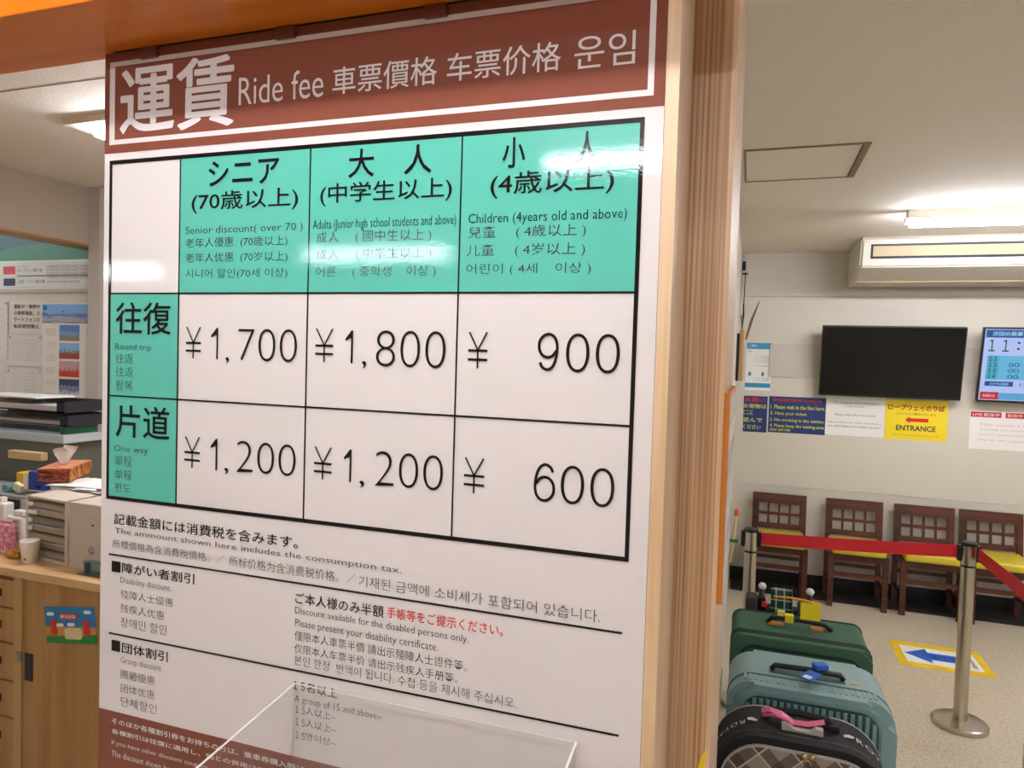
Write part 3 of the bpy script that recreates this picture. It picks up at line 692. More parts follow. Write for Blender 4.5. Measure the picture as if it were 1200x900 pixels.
# teal hard case
TEAL = mat('teal_shell', (128, 160, 158), .38, noise=.03, nscale=40); TEALD = mat('teal_groove', (52, 88, 88), .5)
sc = thing('hard_suitcase', 'large ribbed teal hard-shell suitcase with blue luggage tag', 'suitcase', (.195, 2.29, 0))
W2, D2, S0, S1 = .226, .135, .055, .772
bm = B(); prism(bm, rrect(-W2, W2, S0, S1, .075, 8), -D2, D2, 'y')
bmesh.ops.bevel(bm, geom=[e for e in bm.edges if abs(abs(e.verts[0].co.y)-D2) < 1e-5 and abs(e.verts[0].co.y-e.verts[1].co.y) < 1e-5], offset=.020, segments=4, affect='EDGES')
smooth_by_angle(obj('shell', bm, TEAL, sc), .7)
def ring_band(bm, x0, x1, z0, z1, r, y0, y1, t_):
    a = rrect(x0, x1, z0, z1, r, 8); b = rrect(x0+t_, x1-t_, z0+t_, z1-t_, max(r-t_, .005), 8); n = len(a)
    V = [[bm.verts.new((p[0], yy_, p[1])) for p in pl_] for pl_, yy_ in ((a, y0), (b, y0), (b, y1), (a, y1))]
    for i in range(4):
        for k in range(n): bm.faces.new((V[i][k], V[i][(k+1) % n], V[(i+1) % 4][(k+1) % n], V[(i+1) % 4][k]))
bm = B(); ring_band(bm, -W2+.028, W2-.028, S0+.03, S1-.014, .065, -D2-.004, -D2+.006, .012); obj('raised_rim', bm, TEAL, sc)
bm = B(); ring_band(bm, -W2-.0015, W2+.0015, S0-.001, S1+.0015, .076, -.062, -.052, .004); obj('zip_groove', bm, TEALD, sc)
bm = B(); prism(bm, rrect(-W2+.045, W2-.045, S0+.047, S1-.030, .050, 6), -D2-.0005, -D2+.004, 'y'); obj('recessed_panel', bm, TEALD, sc)
n = 19
for k in range(n):
    x = -W2+.058+k*(2*W2-.116)/(n-1); zt = S1-.038-(.018 if k in (0, n-1) else 0)
    bm = B(); prism(bm, [(x-.0066, -D2+.001), (x-.0044, -D2-.007), (x+.0044, -D2-.007), (x+.0066, -D2+.001)], S0+.06, zt, 'z'); obj('rib', bm, TEAL, sc)
for k in range(24):
    x = -W2+.05+k*(2*W2-.10)/23
    if abs(x) < .115 and False: continue
    bx('rib', TEAL, sc, x-.004, x+.004, -.104, -.066, S1-.001, S1+.0022)
bm = B(); tube(bm, [(-.10, -.008, S1+.004), (-.092, -.010, S1+.017), (0, -.012, S1+.020), (.092, -.010, S1+.017), (.10, -.008, S1+.004)], .0085, 8); obj('handle', bm, BLACKP, sc)
bx('handle_well', TEALD, sc, -.105, .105, -.03, .018, S1-.0005, S1+.0012)
bx('badge', BRASS, sc, .118, .142, -.022, -.010, S1, S1+.002)
wheels(sc, (-.17, .17), (-.09, .09))
bm = B()
Mt = Matrix.Translation((.195+.035, 2.29-.012, S1+.036)) @ Matrix.Rotation(math.radians(25), 4, 'Z')
box(bm, -.020, .020, -.016, .014, -.008, .008, M=Mt, bev=.003)
Mt2 = Matrix.Translation((.195+.012, 2.232, S1+.026)) @ Matrix.Rotation(math.radians(-28), 4, 'Z')
box(bm, -.020, .020, -.052, .020, -.002, .002, M=Mt2, bev=.0015)
lt = thing('luggage_tag', 'blue luggage tag looped on the handle of the teal suitcase', 'luggage tag', (.207, 2.24, S1+.01))
obj('strap_and_tag', bm, mat('tag_blue', (24, 92, 190), .45), lt, off=(.207, 2.24, S1+.01))
bm = B(); box(bm, -.011, .011, -.045, -.024, .0018, .0030, M=Mt2); obj('name_window', bm, PAPER, lt, off=(.207, 2.24, S1+.01))

# green soft case
GREEN = mat('green_fabric', (60, 96, 72), .9, noise=.08, nscale=60, bump=.2, bscale=500); GTRIM = mat('green_trim', (22, 44, 34), .7)
gc = thing('soft_suitcase', 'green fabric suitcase behind the teal one with yellow handle tags', 'suitcase', (.197, 2.74, 0))
W3, D3, S3 = .228, .14, .752
bm = B(); prism(bm, rrect(-W3, W3, .05, S3, .035, 5), -D3, D3, 'y')
bmesh.ops.bevel(bm, geom=[e for e in bm.edges if abs(abs(e.verts[0].co.y)-D3) < 1e-5 and abs(e.verts[0].co.y-e.verts[1].co.y) < 1e-5], offset=.012, segments=3, affect='EDGES')
smooth_by_angle(obj('body', bm, GREEN, gc), .7)
for yy_, tt in ((-.085, .006), (-.105, .005), (D3-.012, .004)):
    bm = B(); ring_band(bm, -W3-.003, W3+.003, .048, S3+.003, .037, yy_-tt, yy_+tt, .006); obj('piping', bm, GTRIM, gc)
bm = B(); ring_band(bm, -W3+.03, W3-.03, .3, S3-.03, .05, -D3-.006, -D3+.002, .008); obj('pocket_rim', bm, GTRIM, gc)
bm = B(); tube(bm, [(-.105, .02, S3+.003), (-.09, .02, S3+.022), (0, .018, S3+.026), (.09, .02, S3+.022), (.115, .02, S3+.003)], .009, 8); obj('handle', bm, BLACKP, gc)
bx('handle_patch', mat('orange_leather', (206, 132, 30), .6), gc, -.105, -.05, .005, .03, S3, S3+.005); bx('handle_patch', mat('orange_leather', (206, 132, 30), .6), gc, .045, .085, .0, .03, S3, S3+.006)
wheels(gc, (-.17, .17), (-.09, .09))
yt = thing('yellow_tag', 'bright yellow tag on an orange strap above the green suitcase handle', 'luggage tag', (.23, 2.75, S3+.03))
oy = (.23, 2.75, S3+.03); YT = mat('tag_yellow', (234, 214, 30), .5)
bx('tag', YT, yt, .204, .272, 2.748, 2.752, S3+.034, S3+.096, off=oy)
bx('loop', YT, yt, .152, .182, 2.742, 2.768, S3+.014, S3+.044, off=oy, bev=.004)
bx('loop', mat('tag_yellow_pale', (226, 214, 90), .5), yt, .126, .152, 2.752, 2.765, S3+.034, S3+.052, off=oy)
bm = B(); tube(bm, [(.110, 2.76, S3+.102), (.17, 2.76, S3+.104), (.235, 2.756, S3+.100), (.272, 2.752, S3+.094)], .004, 8); obj('strap', bm, mat('strap_orange', (238, 160, 30), .5), yt, off=oy)

# plaid soft case
PBLK = mat('black_nylon', (20, 19, 20), .8, bump=.2, bscale=600)
PLD = plaid('beige_plaid', (150, 138, 126), [(0, 14, .45, (70, 64, 62), .75), (2, 14, .45, (60, 54, 54), .65), (0, 14, .06, (200, 190, 176), .8), (2, 14, .06, (205, 195, 182), .8)])
pc = thing('plaid_suitcase', 'black suitcase with grey plaid front panel and pink handle ribbon, nearest', 'suitcase', (.157, 1.985, 0))
W4, D4, S4, R4 = .215, .09, .752, .125
def offp(pr, d): return pr
bm = B(); prism(bm, rrect(-W4, W4, .05, S4, R4, 12), -D4, D4, 'y')
bmesh.ops.bevel(bm, geom=[e for e in bm.edges if abs(abs(e.verts[0].co.y)-D4) < 1e-5 and abs(e.verts[0].co.y-e.verts[1].co.y) < 1e-5], offset=.008, segments=3, affect='EDGES')
smooth_by_angle(obj('body', bm, PBLK, pc), .7)
bm = B(); prism(bm, rrect(-W4+.024, W4-.024, .08, S4-.022, R4-.02, 12), -D4-.010, -D4+.002, 'y'); obj('plaid_panel', bm, PLD, pc)
PIPE = mat('grey_piping', (176, 172, 168), .5)
bm = B(); ring_band(bm, -W4+.020, W4-.020, .076, S4-.018, R4-.016, -D4-.012, -D4-.002, .004); obj('piping', bm, PIPE, pc)
bm = B(); ring_band(bm, -W4-.002, W4+.002, .05, S4+.002, R4+.002, D4-.010, D4-.006, .004); obj('piping', bm, PIPE, pc)
bm = B(); ring_band(bm, -W4-.001, W4+.001, .05, S4+.001, R4+.001, -D4+.030, -D4+.036, .003); obj('zip_line', bm, mat('zip_grey', (52, 50, 50), .6), pc)
bm = B(); tube(bm, [(-.085, .02, S4), (-.07, .02, S4+.022), (0, .018, S4+.028), (.07, .02, S4+.022), (.085, .02, S4)], .010, 8); obj('handle', bm, PBLK, pc)
bx('handle_base', PBLK, pc, .062, .098, .0, .04, S4, S4+.016, bev=.003)
bm = B(); prism(bm, [(-.045, S4+.001), (.055, S4+.001), (.055, S4+.018), (.038, S4+.018), (.025, S4+.008), (-.015, S4+.008), (-.028, S4+.018), (-.045, S4+.018)], -.036, -.020, 'y'); obj('metal_plate', bm, mat('plate_silver', (212, 206, 198), .35, metal=.4), pc)
bm = B()
RIB = [(-.095, .02, S4+.016), (-.075, -.005, S4+.034), (-.045, -.012, S4+.032), (-.015, -.012, S4+.014), (.02, -.012, S4+.016), (.06, -.006, S4+.026)]
for i in range(len(RIB)-1):
    a, b = Vector(RIB[i]), Vector(RIB[i+1]); t_ = Vector((0, .009, .002))
    v = [bm.verts.new(q) for q in (a-t_, b-t_, b+t_, a+t_)]; v2 = [bm.verts.new(q.co+Vector((0, 0, .002))) for q in v]
    bm.faces.new(v); bm.faces.new(v2)
    for k in range(4): bm.faces.new((v[k], v[(k+1) % 4], v2[(k+1) % 4], v2[k]))
tube(bm, [(-.09, .0, S4+.014), (-.06, -.02, S4+.030), (-.03, -.024, S4+.024), (-.02, -.02, S4+.010)], .005, 8)
obj('pink_ribbon', bm, mat('pink_satin', (226, 110, 148), .4), pc)
for sx in (-1, 1):
    bm = B(); lathe(bm, [(0, -.006), (.006, -.005), (.007, 0), (.006, .005), (0, .006)], (.015+sx*.009, -D4-.014, S4-.022), 12); obj('zip_pull', bm, BRASS, pc)
bm = B(); tube(bm, [(.008, -D4-.016, S4-.052), (.008, -D4-.016, S4-.036), (.015, -D4-.016, S4-.030), (.022, -D4-.016, S4-.036), (.022, -D4-.016, S4-.052)], .0022, 8); obj('padlock_shackle', bm, BRASS, pc)
bx('padlock_body', mat('padlock_purple', (112, 74, 128), .4, metal=.5), pc, .003, .027, -D4-.020, -D4-.012, S4-.080, S4-.052, bev=.002)
wheels(pc, (-.16, .16), (-.06, .06))
LW = mat('label_white', (206, 204, 200), .6)
def arc_text(s, start, size, flip):
    # letters laid one by one on the top band of the case, following its rounded shoulder
    pos = start
    for ch in s:
        me = text_mesh(ch, 0, 3); xs_ = [v.co.x for v in me.vertices]
        if not xs_: pos += size*.5; continue
        wd = max(xs_)*size*1.12
        mid = pos+wd/2
        # arclength from the top centre
        L0 = W4-R4
        s_ = mid
        if s_ < L0: cx, cz, an = s_, S4, 0
        else: an = (s_-L0)/R4; cx = L0+R4*math.sin(an); cz = S4-R4+R4*math.cos(an)
        nx, nz = math.sin(an), math.cos(an); txx, tz = math.cos(an), -math.sin(an)
        for v in me.vertices:
            lx = (v.co.x*size-wd/2); ly = v.co.y*size
            if flip: wx = -(cx+nx*.0016)-txx*lx*-1*-1; 
            q = Vector((cx+nx*.0016+txx*lx, ly-.012, cz+nz*.0016+tz*lx))
            if flip: q = Vector((-q.x, -.012-(ly-.0)+.012, q.z))
            v.co = q
        me.materials.clear(); me.materials.append(LW)
        o_ = bpy.data.objects.new('lettering', me); C.objects.link(o_); o_.parent = pc
        pos += wd
arc_text('ROYAL', .135, .036, False)
arc_text('ROYAL', .135, .030, True)
for sx in (-1, 1):
    bm = B()
    for k in range(5):
        a = pi*k/4; cx = sx*.118; 
        box(bm, cx-.010+k*.005-.0022, cx-.010+k*.005+.0022, -.014, -.014+.010+.006*math.sin(a), S4+.0008, S4+.0022)
    obj('crown_mark', bm, LW, pc)

# folded stroller with plaid hood behind the green case
st = thing('folded_stroller', 'folded black stroller with green plaid hood and white knobs behind green suitcase', 'stroller', (.17, 3.25, 0))
for x, zt in ((-.088, .745), (.105, .745)):
    bm = B(); tube(bm, [(x, .06, .06), (x, .02, .4), (x-.004, 0, .66), (x, -.01, zt-.01)], .013, 10); obj('frame_tube', bm, BLACKP, st)
    bm = B(); lathe(bm, [(0, -.016), (.012, -.012), (.018, 0), (.012, .012), (0, .016)], (x, -.01, zt), 14); obj('knob', bm, WHITEP, st)
    bm = B(); tube(bm, [(x-.012, .07, .07), (x+.012, .07, .07)], .07, 20); obj('wheel', bm, BLACKP, st)
    bx('grip', BLACKP, st, x-.016, x+.016, -.028, .012, .60, .70, bev=.004)
GP = plaid('green_plaid', (22, 74, 66), [(0, 30, .16, (196, 200, 196), .85), (2, 30, .14, (196, 200, 196), .8)], 0)
bm = B(); n = 12; V = []
for i in range(n+1):
    a = i/n*pi*.62; V.append([bm.verts.new((x_, .02-.075*math.sin(a)+.0*k_, .70+.040*math.cos(a*1.1)-.035*i/n)) for k_, x_ in enumerate((-.052, -.035, -.01, .015, .036))])
for r0, r1 in zip(V, V[1:]):
    for k in range(4): f = bm.faces.new((r0[k], r0[k+1], r1[k+1], r1[k])); f.smooth = True
bmesh.ops.solidify(bm, geom=list(bm.faces), thickness=.008); obj('plaid_hood', bm, GP, st)
bx('seat_fabric', DARK, st, -.075, .09, -.05, .05, .35, .66, bev=.02)
bx('crossbar', BLACKP, st, -.09, .105, -.01, .01, .30, .32); bx('strap_buckle', mat('red_button', (200, 26, 34), .4), st, -.088, -.068, -.066, -.052, .672, .692)
bx('side_bag', mat('charcoal_bag', (52, 50, 54), .8), st, -.155, -.105, -.06, .05, .34, .70, bev=.015)
bx('side_cup', flat('cup_slate', (48, 62, 74)), st, .055, .085, -.05, -.02, .655, .705, bev=.006)

# ------------------------------------------------------------------ things hanging on the side of the pillar
nb = thing('notice_rack', 'grey paper rack with folded leaflets hanging beyond the wooden pillar', 'rack', (-.07, 1.9, .3))
on = (-.07, 1.9, .3); GREYB = mat('grey_board', (176, 170, 160), .7)
bx('back_board', GREYB, nb, -.10, -.052, 1.60, 2.15, .82, 1.66, off=on)
for k, (y0, y1, z0, z1, c) in enumerate(((1.62, 1.78, 1.36, 1.62, (196, 196, 196)), (1.80, 1.98, 1.30, 1.60, (214, 208, 190)), (1.66, 1.80, 1.02, 1.30, (176, 178, 186)), (1.84, 2.05, .9, 1.24, (206, 200, 180)), (1.7, 1.95, .84, .89, (120, 140, 110)))):
    bx('leaflet', flat('leaflet_%d' % k, c, .6), nb, -.052, -.044+.002*(k % 3), y0, y1, z0, z1, off=on)
of = thing('orange_frame_board', 'orange-edged wooden board with newspaper clippings on the pillar side', 'board', (-.035, 1.33, 1.334))
oo = (-.035, 1.33, 1.334)
bx('frame', mat('orange_frame_wood', (222, 140, 62), .45), of, -.0378, -.0298, 1.12, 1.55, 1.334, 1.660, off=oo, bev=.001)
bx('frame_edge', mat('orange_frame_wood', (222, 140, 62), .45), of, -.0378, -.0288, 1.116, 1.1199, 1.334, 1.660, off=oo)
for k in range(7):
    bx('clipping', flat('clipping_%d' % (k % 3), ((196, 196, 196), (176, 176, 180), (206, 204, 196))[k % 3], .7), of, -.0298, -.0290, 1.14, 1.54, 1.34+k*.045, 1.38+k*.045, off=oo)
bx('yellow_strip', YEL, of, -.0290, -.0284, 1.14, 1.26, 1.618, 1.624, off=oo)
tb = thing('hanging_wood_plaque', 'narrow pale wooden plaque hung by a cord beyond the pillar', 'plaque', (-.03, 2.0, 1.66)); ot = (-.03, 2.0, 1.66)
bx('plaque', mat('plaque_wood', (214, 176, 116), .5), tb, -.034, -.022, 1.985, 2.015, 1.662, 1.800, off=ot, bev=.003)
bx('black_backing', BLACKP, tb, -.041, -.0345, 1.985, 2.02, 1.662, 1.79, off=ot)
bm = B(); tube(bm, [(-.029, 2.0, 1.80), (-.027, 2.0, 1.87), (-.026, 2.0, 1.95)], .0012, 6); obj('cord', bm, DARK, tb, off=ot)
bm = B(); tube(bm, [(-.033, 2.0, 1.84), (-.029, 2.0, 1.80), (-.026, 2.0, 1.84), (-.028, 2.0, 1.87)], .0018, 6); obj('cord_knot', bm, DARK, tb, off=ot)
bx('hook', BLACKP, tb, -.033, -.020, 1.99, 2.0, 1.948, 1.953, off=ot)
bm = B(); p0, p1 = P(874, 398, y=2.0), P(890, 353, y=2.0)
tube(bm, [p0, p0.lerp(p1, .5)+Vector((-.003, 0, 0)), p1], [.0025, .004, .001], 6); tag(obj('dried_stem', bm, mat('stem_grey', (120, 108, 92), .8)), 'thin dried stem sticking out beyond the hanging plaque', 'stem')
bm = B(); q = P(863, 605, y=1.9)
tube(bm, [q+Vector((-.012, 0, -.12)), q+Vector((-.004, 0, -.04)), q], .004, 8)
ch_ = thing('hanging_charm', 'small orange and green tassel charm hanging on the rack beyond the pillar', 'charm', tuple(q))
obj('tassel', bm, mat('tassel_cream', (220, 196, 130), .8), ch_, off=q)
bm = B(); lathe(bm, [(0, -.010), (.006, -.006), (.006, .006), (0, .010)], (q.x, q.y, q.z+.01), 10); obj('bead', bm, mat('bead_orange', (222, 84, 40), .5), ch_, off=q)
bm = B(); box(bm, q.x-.018, q.x+.006, q.y-.004, q.y+.004, q.z-.068, q.z-.060); obj('ribbon', bm, mat('ribbon_green', (40, 120, 70), .6), ch_, off=q)
bm = B(); a_, b_ = P(822, 900, y=1.079), P(826, 877, y=1.079)
prism(bm, [(q_.x, q_.z) for q_ in (P(817, 902, y=1.0795), P(825, 902, y=1.0795), P(828, 878, y=1.0795), P(823, 884, y=1.0795))], 1.0792, 1.0800, 'y')
tag(obj('yellow_sticker', bm, YEL), 'corner of a yellow sticker low on the grained pillar face', 'sticker')

# ------------------------------------------------------------------ office counter
cb = thing('counter_cabinet', 'light wooden counter cabinet with sliding door and drawers left of the board', 'cabinet', (-2.2, 2.1, 0))
oc2 = (-2.2, 2.1, 0)
bx('carcass', CABWOOD, cb, -3.4, -1.1, 1.79, 2.50, 0, .883, off=oc2)
xd = P(25, 680, y=1.77).x
bx('sliding_door', CABWOOD, cb, xd+.012, -1.25, 1.770, 1.7895, .03, .876, off=oc2)
bx('stile', mat('pale_stile', (176, 140, 92), .5), cb, xd-.028, xd+.010, 1.764, 1.7895, 0, .883, off=oc2)
hp0, hp1 = P(29, 765, y=1.768), P(38, 799, y=1.768)
hd = bx('door_pull', BLACKP, cb, hp0.x, hp1.x, 1.7665, 1.7705, hp1.z, hp0.z, off=oc2, label='black recessed finger pull', bev=.0015)
bx('latch', mat('latch_steel', (150, 140, 120), .4, metal=.6), cb, P(19, 770, y=1.762).x, P(25, 770, y=1.762).x, 1.7605, 1.764, P(20, 775, y=1.76).z, P(20, 764, y=1.76).z, off=oc2)
zs = [P(5, v, y=1.77).z for v in (678, 712, 753, 797, 840, 885)]
for a, b in zip(zs, zs[1:]):
    bx('drawer', CABWOOD, cb, -2.95, xd-.030, 1.772, 1.7895, b+.003, a-.003, off=oc2, bev=.002)
    bx('drawer_pull', BLACKP, cb, P(-6, 0, y=1.77).x-.03, P(1.5, 700, y=1.77).x, 1.769, 1.7725, (a+b)/2-.012, (a+b)/2+.014, off=oc2)
bm = B(); box(bm, -3.42, -1.08, 1.750, 2.52, .884, .914, bev=.003)
tag(obj('worktop', bm, CTOP), 'pale wooden counter top on the cabinet left of the fare board', 'worktop')
CT = .914
# sticker on the cabinet door (plain picture, no figures)
a, b = P(54, 705, y=1.769), P(113, 761, y=1.769)
wS, hS = b.x-a.x, .126; sx0, sz0 = a.x+.006, P(54, 705, y=1.769).z-hS-.002
sk = thing('cabinet_sticker', 'colourful blue and green picture sticker with red labels on the cabinet door', 'sticker', (sx0+wS/2, 1.769, sz0), 0)
sk.rotation_euler = (0, math.radians(-7.5), 0)
y0 = -.0008
bx('sky_field', flat('sky_print', (36, 118, 168)), sk, -wS/2, wS/2, y0, 0, hS*.45, hS)
bx('orange_field', flat('dusk_print', (196, 128, 58)), sk, -wS/2, wS/2, y0, 0, hS*.2, hS*.45)
bm = B(); prism(bm, [(-wS/2, 0), (wS/2, 0), (wS/2, hS*.27), (wS*.2, hS*.2), (0, hS*.16), (-wS*.25, hS*.18), (-wS/2, hS*.2)], y0*2, y0, 'y'); obj('grass_field', bm, flat('grass_print', (34, 130, 52)), sk)
bm = B(); prism(bm, [(-wS*.2+p_[0], hS*.66+p_[1]) for p_ in rrect(0, wS*.36, 0, hS*.16, hS*.06, 4)], y0*3, y0, 'y'); obj('red_label', bm, flat('label_red', (196, 40, 32)), sk)
text(sk, '観光記念', -wS*.17, wS*.13, hS*.69, hS*.79, y0*3.6, PAPER, .01)
for cx in (-wS*.33, wS*.32):
    bm = B(); prism(bm, [(cx+p_[0], hS*.22+p_[1]) for p_ in rrect(-wS*.06, wS*.06, 0, hS*.42, hS*.05, 4)], y0*3, y0, 'y'); obj('red_label', bm, flat('label_red', (196, 40, 32)), sk)
for cx, cz in ((-wS*.38, hS*.8), (wS*.36, hS*.86), (-wS*.2, hS*.5), (wS*.02, hS*.52)):
    bm = B(); prism(bm, [(cx+p_[0], cz+p_[1]) for p_ in rrect(-wS*.07, wS*.07, -hS*.045, hS*.045, hS*.04, 4)], y0*2.5, y0, 'y'); obj('cloud', bm, PAPER, sk)
bm = B(); prism(bm, [(-wS*.12+p_[0], hS*.12+p_[1]) for p_ in rrect(0, wS*.34, 0, hS*.3, hS*.08, 4)], y0*3, y0, 'y'); obj('pale_patch', bm, flat('patch_cream', (206, 190, 140)), sk)

# paper cup
q = P(35, 659, z=CT)
cu = thing('paper_cup', 'white paper cup standing at the front of the wooden counter', 'cup', (q.x, q.y, CT))
bm = B(); lathe(bm, [(0, .004), (.021, .004), (.022, 0), (.024, 0), (.0315, .078), (.033, .080), (.0315, .082), (.030, .079), (.022, .006), (0, .006)], n=28); obj('cup_wall', bm, mat('cup_paper', (228, 222, 208), .6), cu)
bx('print_mark', INK, cu, .006, .012, -.0262, -.0245, .015, .022)

# white bottles / packs left of the cup
def pack(name, label, cat, px0, px1, pyb, pyt, y, m, extra=None, d=.06, bev=.004):
    a = P(px0, pyb, y=y); b = P(px1, pyb, y=y); c = P(px0, pyt, y=y)
    x0, x1 = a.x, b.x; h_ = c.z-CT
    t = thing(name, label, cat, ((x0+x1)/2, y+d/2, CT))
    bx('body', m, t, -(x1-x0)/2, (x1-x0)/2, -d/2, d/2, 0, h_, bev=bev)
    return t, x1-x0, h_
t, w_, h_ = pack('spray_bottle', 'white spray bottle with printed label behind the paper cup', 'bottle', 6, 24, 655, 604, 1.93, mat('bottle_white', (226, 222, 212), .4), d=.045, bev=.008)
bx('cap', WHITEP, t, -.012, w_/2+.002, -.014, .014, h_, h_+.022, bev=.003); bx('label_strip', flat('label_yellow', (206, 196, 90)), t, .0, w_*.38, -.0235, -.022, h_*.80, h_*.90)
bx('label_print', flat('label_pink', (206, 110, 110)), t, .003, w_*.25, -.0235, -.022, h_*.62, h_*.70)
text(t, '除菌', -.004, w_*.38, h_*.25, h_*.55, -.0236, INKG)
t, w_, h_ = pack('spray_bottle', 'second white bottle at the left edge behind the pink pouch', 'bottle', -12, 4, 650, 588, 1.97, mat('bottle_white', (226, 222, 212), .4), d=.045, bev=.008)
bx('cap', WHITEP, t, -.012, .012, -.012, .012, h_, h_+.02, bev=.003)
t, w_, h_ = pack('pink_pouch', 'pink printed snack pouch on the left end of the counter', 'pouch', -12, 10, 660, 612, 1.86, noise_ramp('pink_print', [(.35, (180, 90, 110)), (.55, (214, 150, 160)), (.7, (226, 206, 206))], 60), d=.03, bev=.008)
bx('seal', mat('seal_pink', (200, 130, 140), .5), t, -w_/2, w_/2, -.003, .003, h_-.002, h_+.010)
gq = P(14, 654, z=CT)
bm = B(); random.seed(3)
gm = bmesh.ops.create_icosphere(bm, subdivisions=3, radius=1)['verts']
for v in gm:
    k = 1+.22*math.sin(v.co.x*9+1)*math.sin(v.co.y*11)+.15*math.sin(v.co.z*13)
    v.co = Vector((v.co.x*.034*k, v.co.y*.022*k, .014+v.co.z*.014*k))
g_ = obj('candy_wrapper', bm, mat('gold_foil', (222, 172, 60), .25, metal=.7)); g_.location = (gq.x, gq.y+.01, CT); tag(g_, 'crumpled gold foil candy wrapper beside the paper cup', 'candy')

# drawer organizer
ORG = mat('organizer_beige', (196, 184, 164), .6); ORD = mat('organizer_tray', (142, 132, 114), .7)
q0, q1 = P(30, 652, z=CT), P(78, 663, z=CT)
ang = math.atan2(q1.y-q0.y, q1.x-q0.x); wO = (q1-q0).length; dO = .30; hO = .232
og = thing('letter_organizer', 'beige paper organizer with seven open shelves behind the paper cup', 'organizer', (q0.x, q0.y, CT), ang)
bx('side_panel', ORG, og, 0, .012, 0, dO, 0, hO); bx('side_panel', ORG, og, wO-.012, wO, 0, dO, 0, hO, label='tan edged side panel')
bx('top_panel', ORG, og, 0, wO, 0, dO, hO-.010, hO, bev=.003); bx('bottom_panel', ORG, og, .012, wO-.012, 0, dO, 0, .010); bx('rear_panel', ORG, og, .012, wO-.012, dO-.006, dO, .01, hO-.01)
for k in range(7):
    z = .014+k*.0295
    bx('shelf_tray', mat('tray_tone_%d' % (k % 3), ((150, 138, 118), (128, 120, 108), (164, 150, 124))[k % 3], .6), og, .013, wO-.013, .004+.004*(k % 2), dO-.01, z, z+.017)
    bx('paper_sheet', PAPER if k % 2 else mat('kraft', (170, 150, 110), .7), og, .02, wO-.03, .010, dO-.03, z+.0175, z+.0195)
    if k in (6, 5, 4, 3): bx('name_tag', WHITEP, og, .014, .036+(.028 if k == 5 else 0), -.001, .004, z+.003, z+.017)
# beige storage box with stickers to the right
r0, r1 = P(79, 665, z=CT), P(130, 676, z=CT)
sb = thing('storage_box', 'plain beige storage box with round stickers beside the organizer', 'box', (r0.x+.008, r0.y, CT))
wB = .36
bx('body', mat('box_beige', (186, 174, 158), .6), sb, 0, wB, 0, .26, 0, .236, bev=.004)
bm = B(); lathe(bm, [(0, 0), (.014, 0), (.014, .001), (0, .001)], n=20); 
for v in bm.verts: v.co = Vector((v.co.x+.105, -.0012-v.co.z, v.co.y+.075))
obj('round_sticker', bm, noise_ramp('sticker_mix', [(.4, (40, 60, 130)), (.5, (210, 200, 190)), (.6, (190, 70, 60))], 120), sb)
bx('knob', BLACKP, sb, .108, .114, -.003, 0, .160, .166); bx('pale_sticker', flat('sticker_pink', (206, 150, 140)), sb, .103, .120, -.001, 0, .185, .20)
# papers lying over both
q = P(60, 578, z=1.15)
for k in range(7):
    bm = B(); cx = -2.47+random.uniform(-.05, .18); cy = 2.06+random.uniform(-.02, .05); a = random.uniform(-.35, .35)
    box(bm, -.11, .11, -.08, .08, 0, .0012, M=Matrix.Translation((cx, cy, CT+.237+.0016*k)) @ Matrix.Rotation(a, 4, 'Z'))
    tag(obj('loose_paper', bm, flat('loose_%d' % (k % 3), ((226, 224, 220), (206, 212, 220), (214, 206, 190))[k % 3], .7)),
        ('loose sheet in the paper pile under the tissue box, layer %s from the bottom' % ('first', 'second', 'third', 'fourth', 'fifth', 'sixth', 'seventh')[k]), 'paper', 'loose papers under the tissue box')
bm = B(); tube(bm, [(-2.30, 1.975, CT+.2535), (-2.24, 1.985, CT+.2535)], .004, 8); tag(obj('red_marker', bm, mat('marker_red', (200, 34, 34), .4)), 'short red marker pen lying on the papers beside the board', 'marker')
# tissue box with tiger stripes
TIG = noise_ramp('tiger_print', [(.40, (30, 16, 8)), (.47, (150, 60, 12)), (.6, (226, 150, 50))], 5, .5, 2, 1.6, (26, 26, 3))
TZ = CT+.252
ta, tb_ = P(48, 567, y=2.10), P(82, 571, y=2.02)
tbx = thing('tissue_box', 'tiger-striped tissue box with white tissue on the papers', 'tissue box', (-2.53, 2.05, TZ), math.radians(122))
bx('box_body', TIG, tbx, -.0, .24, 0, .115, 0, .052, bev=.002); bx('box_end', noise_ramp('tiger_dark', [(.42, (24, 10, 8)), (.5, (120, 34, 14)), (.62, (190, 90, 34))], 5, .5, 2, 1.4, (6, 6, 40)), tbx, -.0012, .0, .001, .114, .001, .051)
bx('box_top', mat('tissue_top', (196, 128, 96), .6), tbx, .002, .238, .002, .113, .052, .0528)
bm = B(); V = []
for j in range(6):
    r_ = []
    for i in range(15):
        s_ = i/14; z = .052+j*.0125; wv = .036+.026*(j/5)**1.5
        r_.append(bm.verts.new((.115+(s_-.5)*2.6*wv, .055+.014*math.sin(s_*9+j*.35)*(.4+j/5), z+.006*math.sin(s_*11)*(j/5)+(.008 if j == 5 and (i < 4 or i > 9) else 0))))
    V.append(r_)
for a_, b_ in zip(V, V[1:]):
    for k in range(14): f = bm.faces.new((a_[k], a_[k+1], b_[k+1], b_[k])); f.smooth = True
bmesh.ops.solidify(bm, geom=list(bm.faces), thickness=.0015); obj('tissue', bm, mat('tissue_white', (240, 236, 228), .8), tbx)
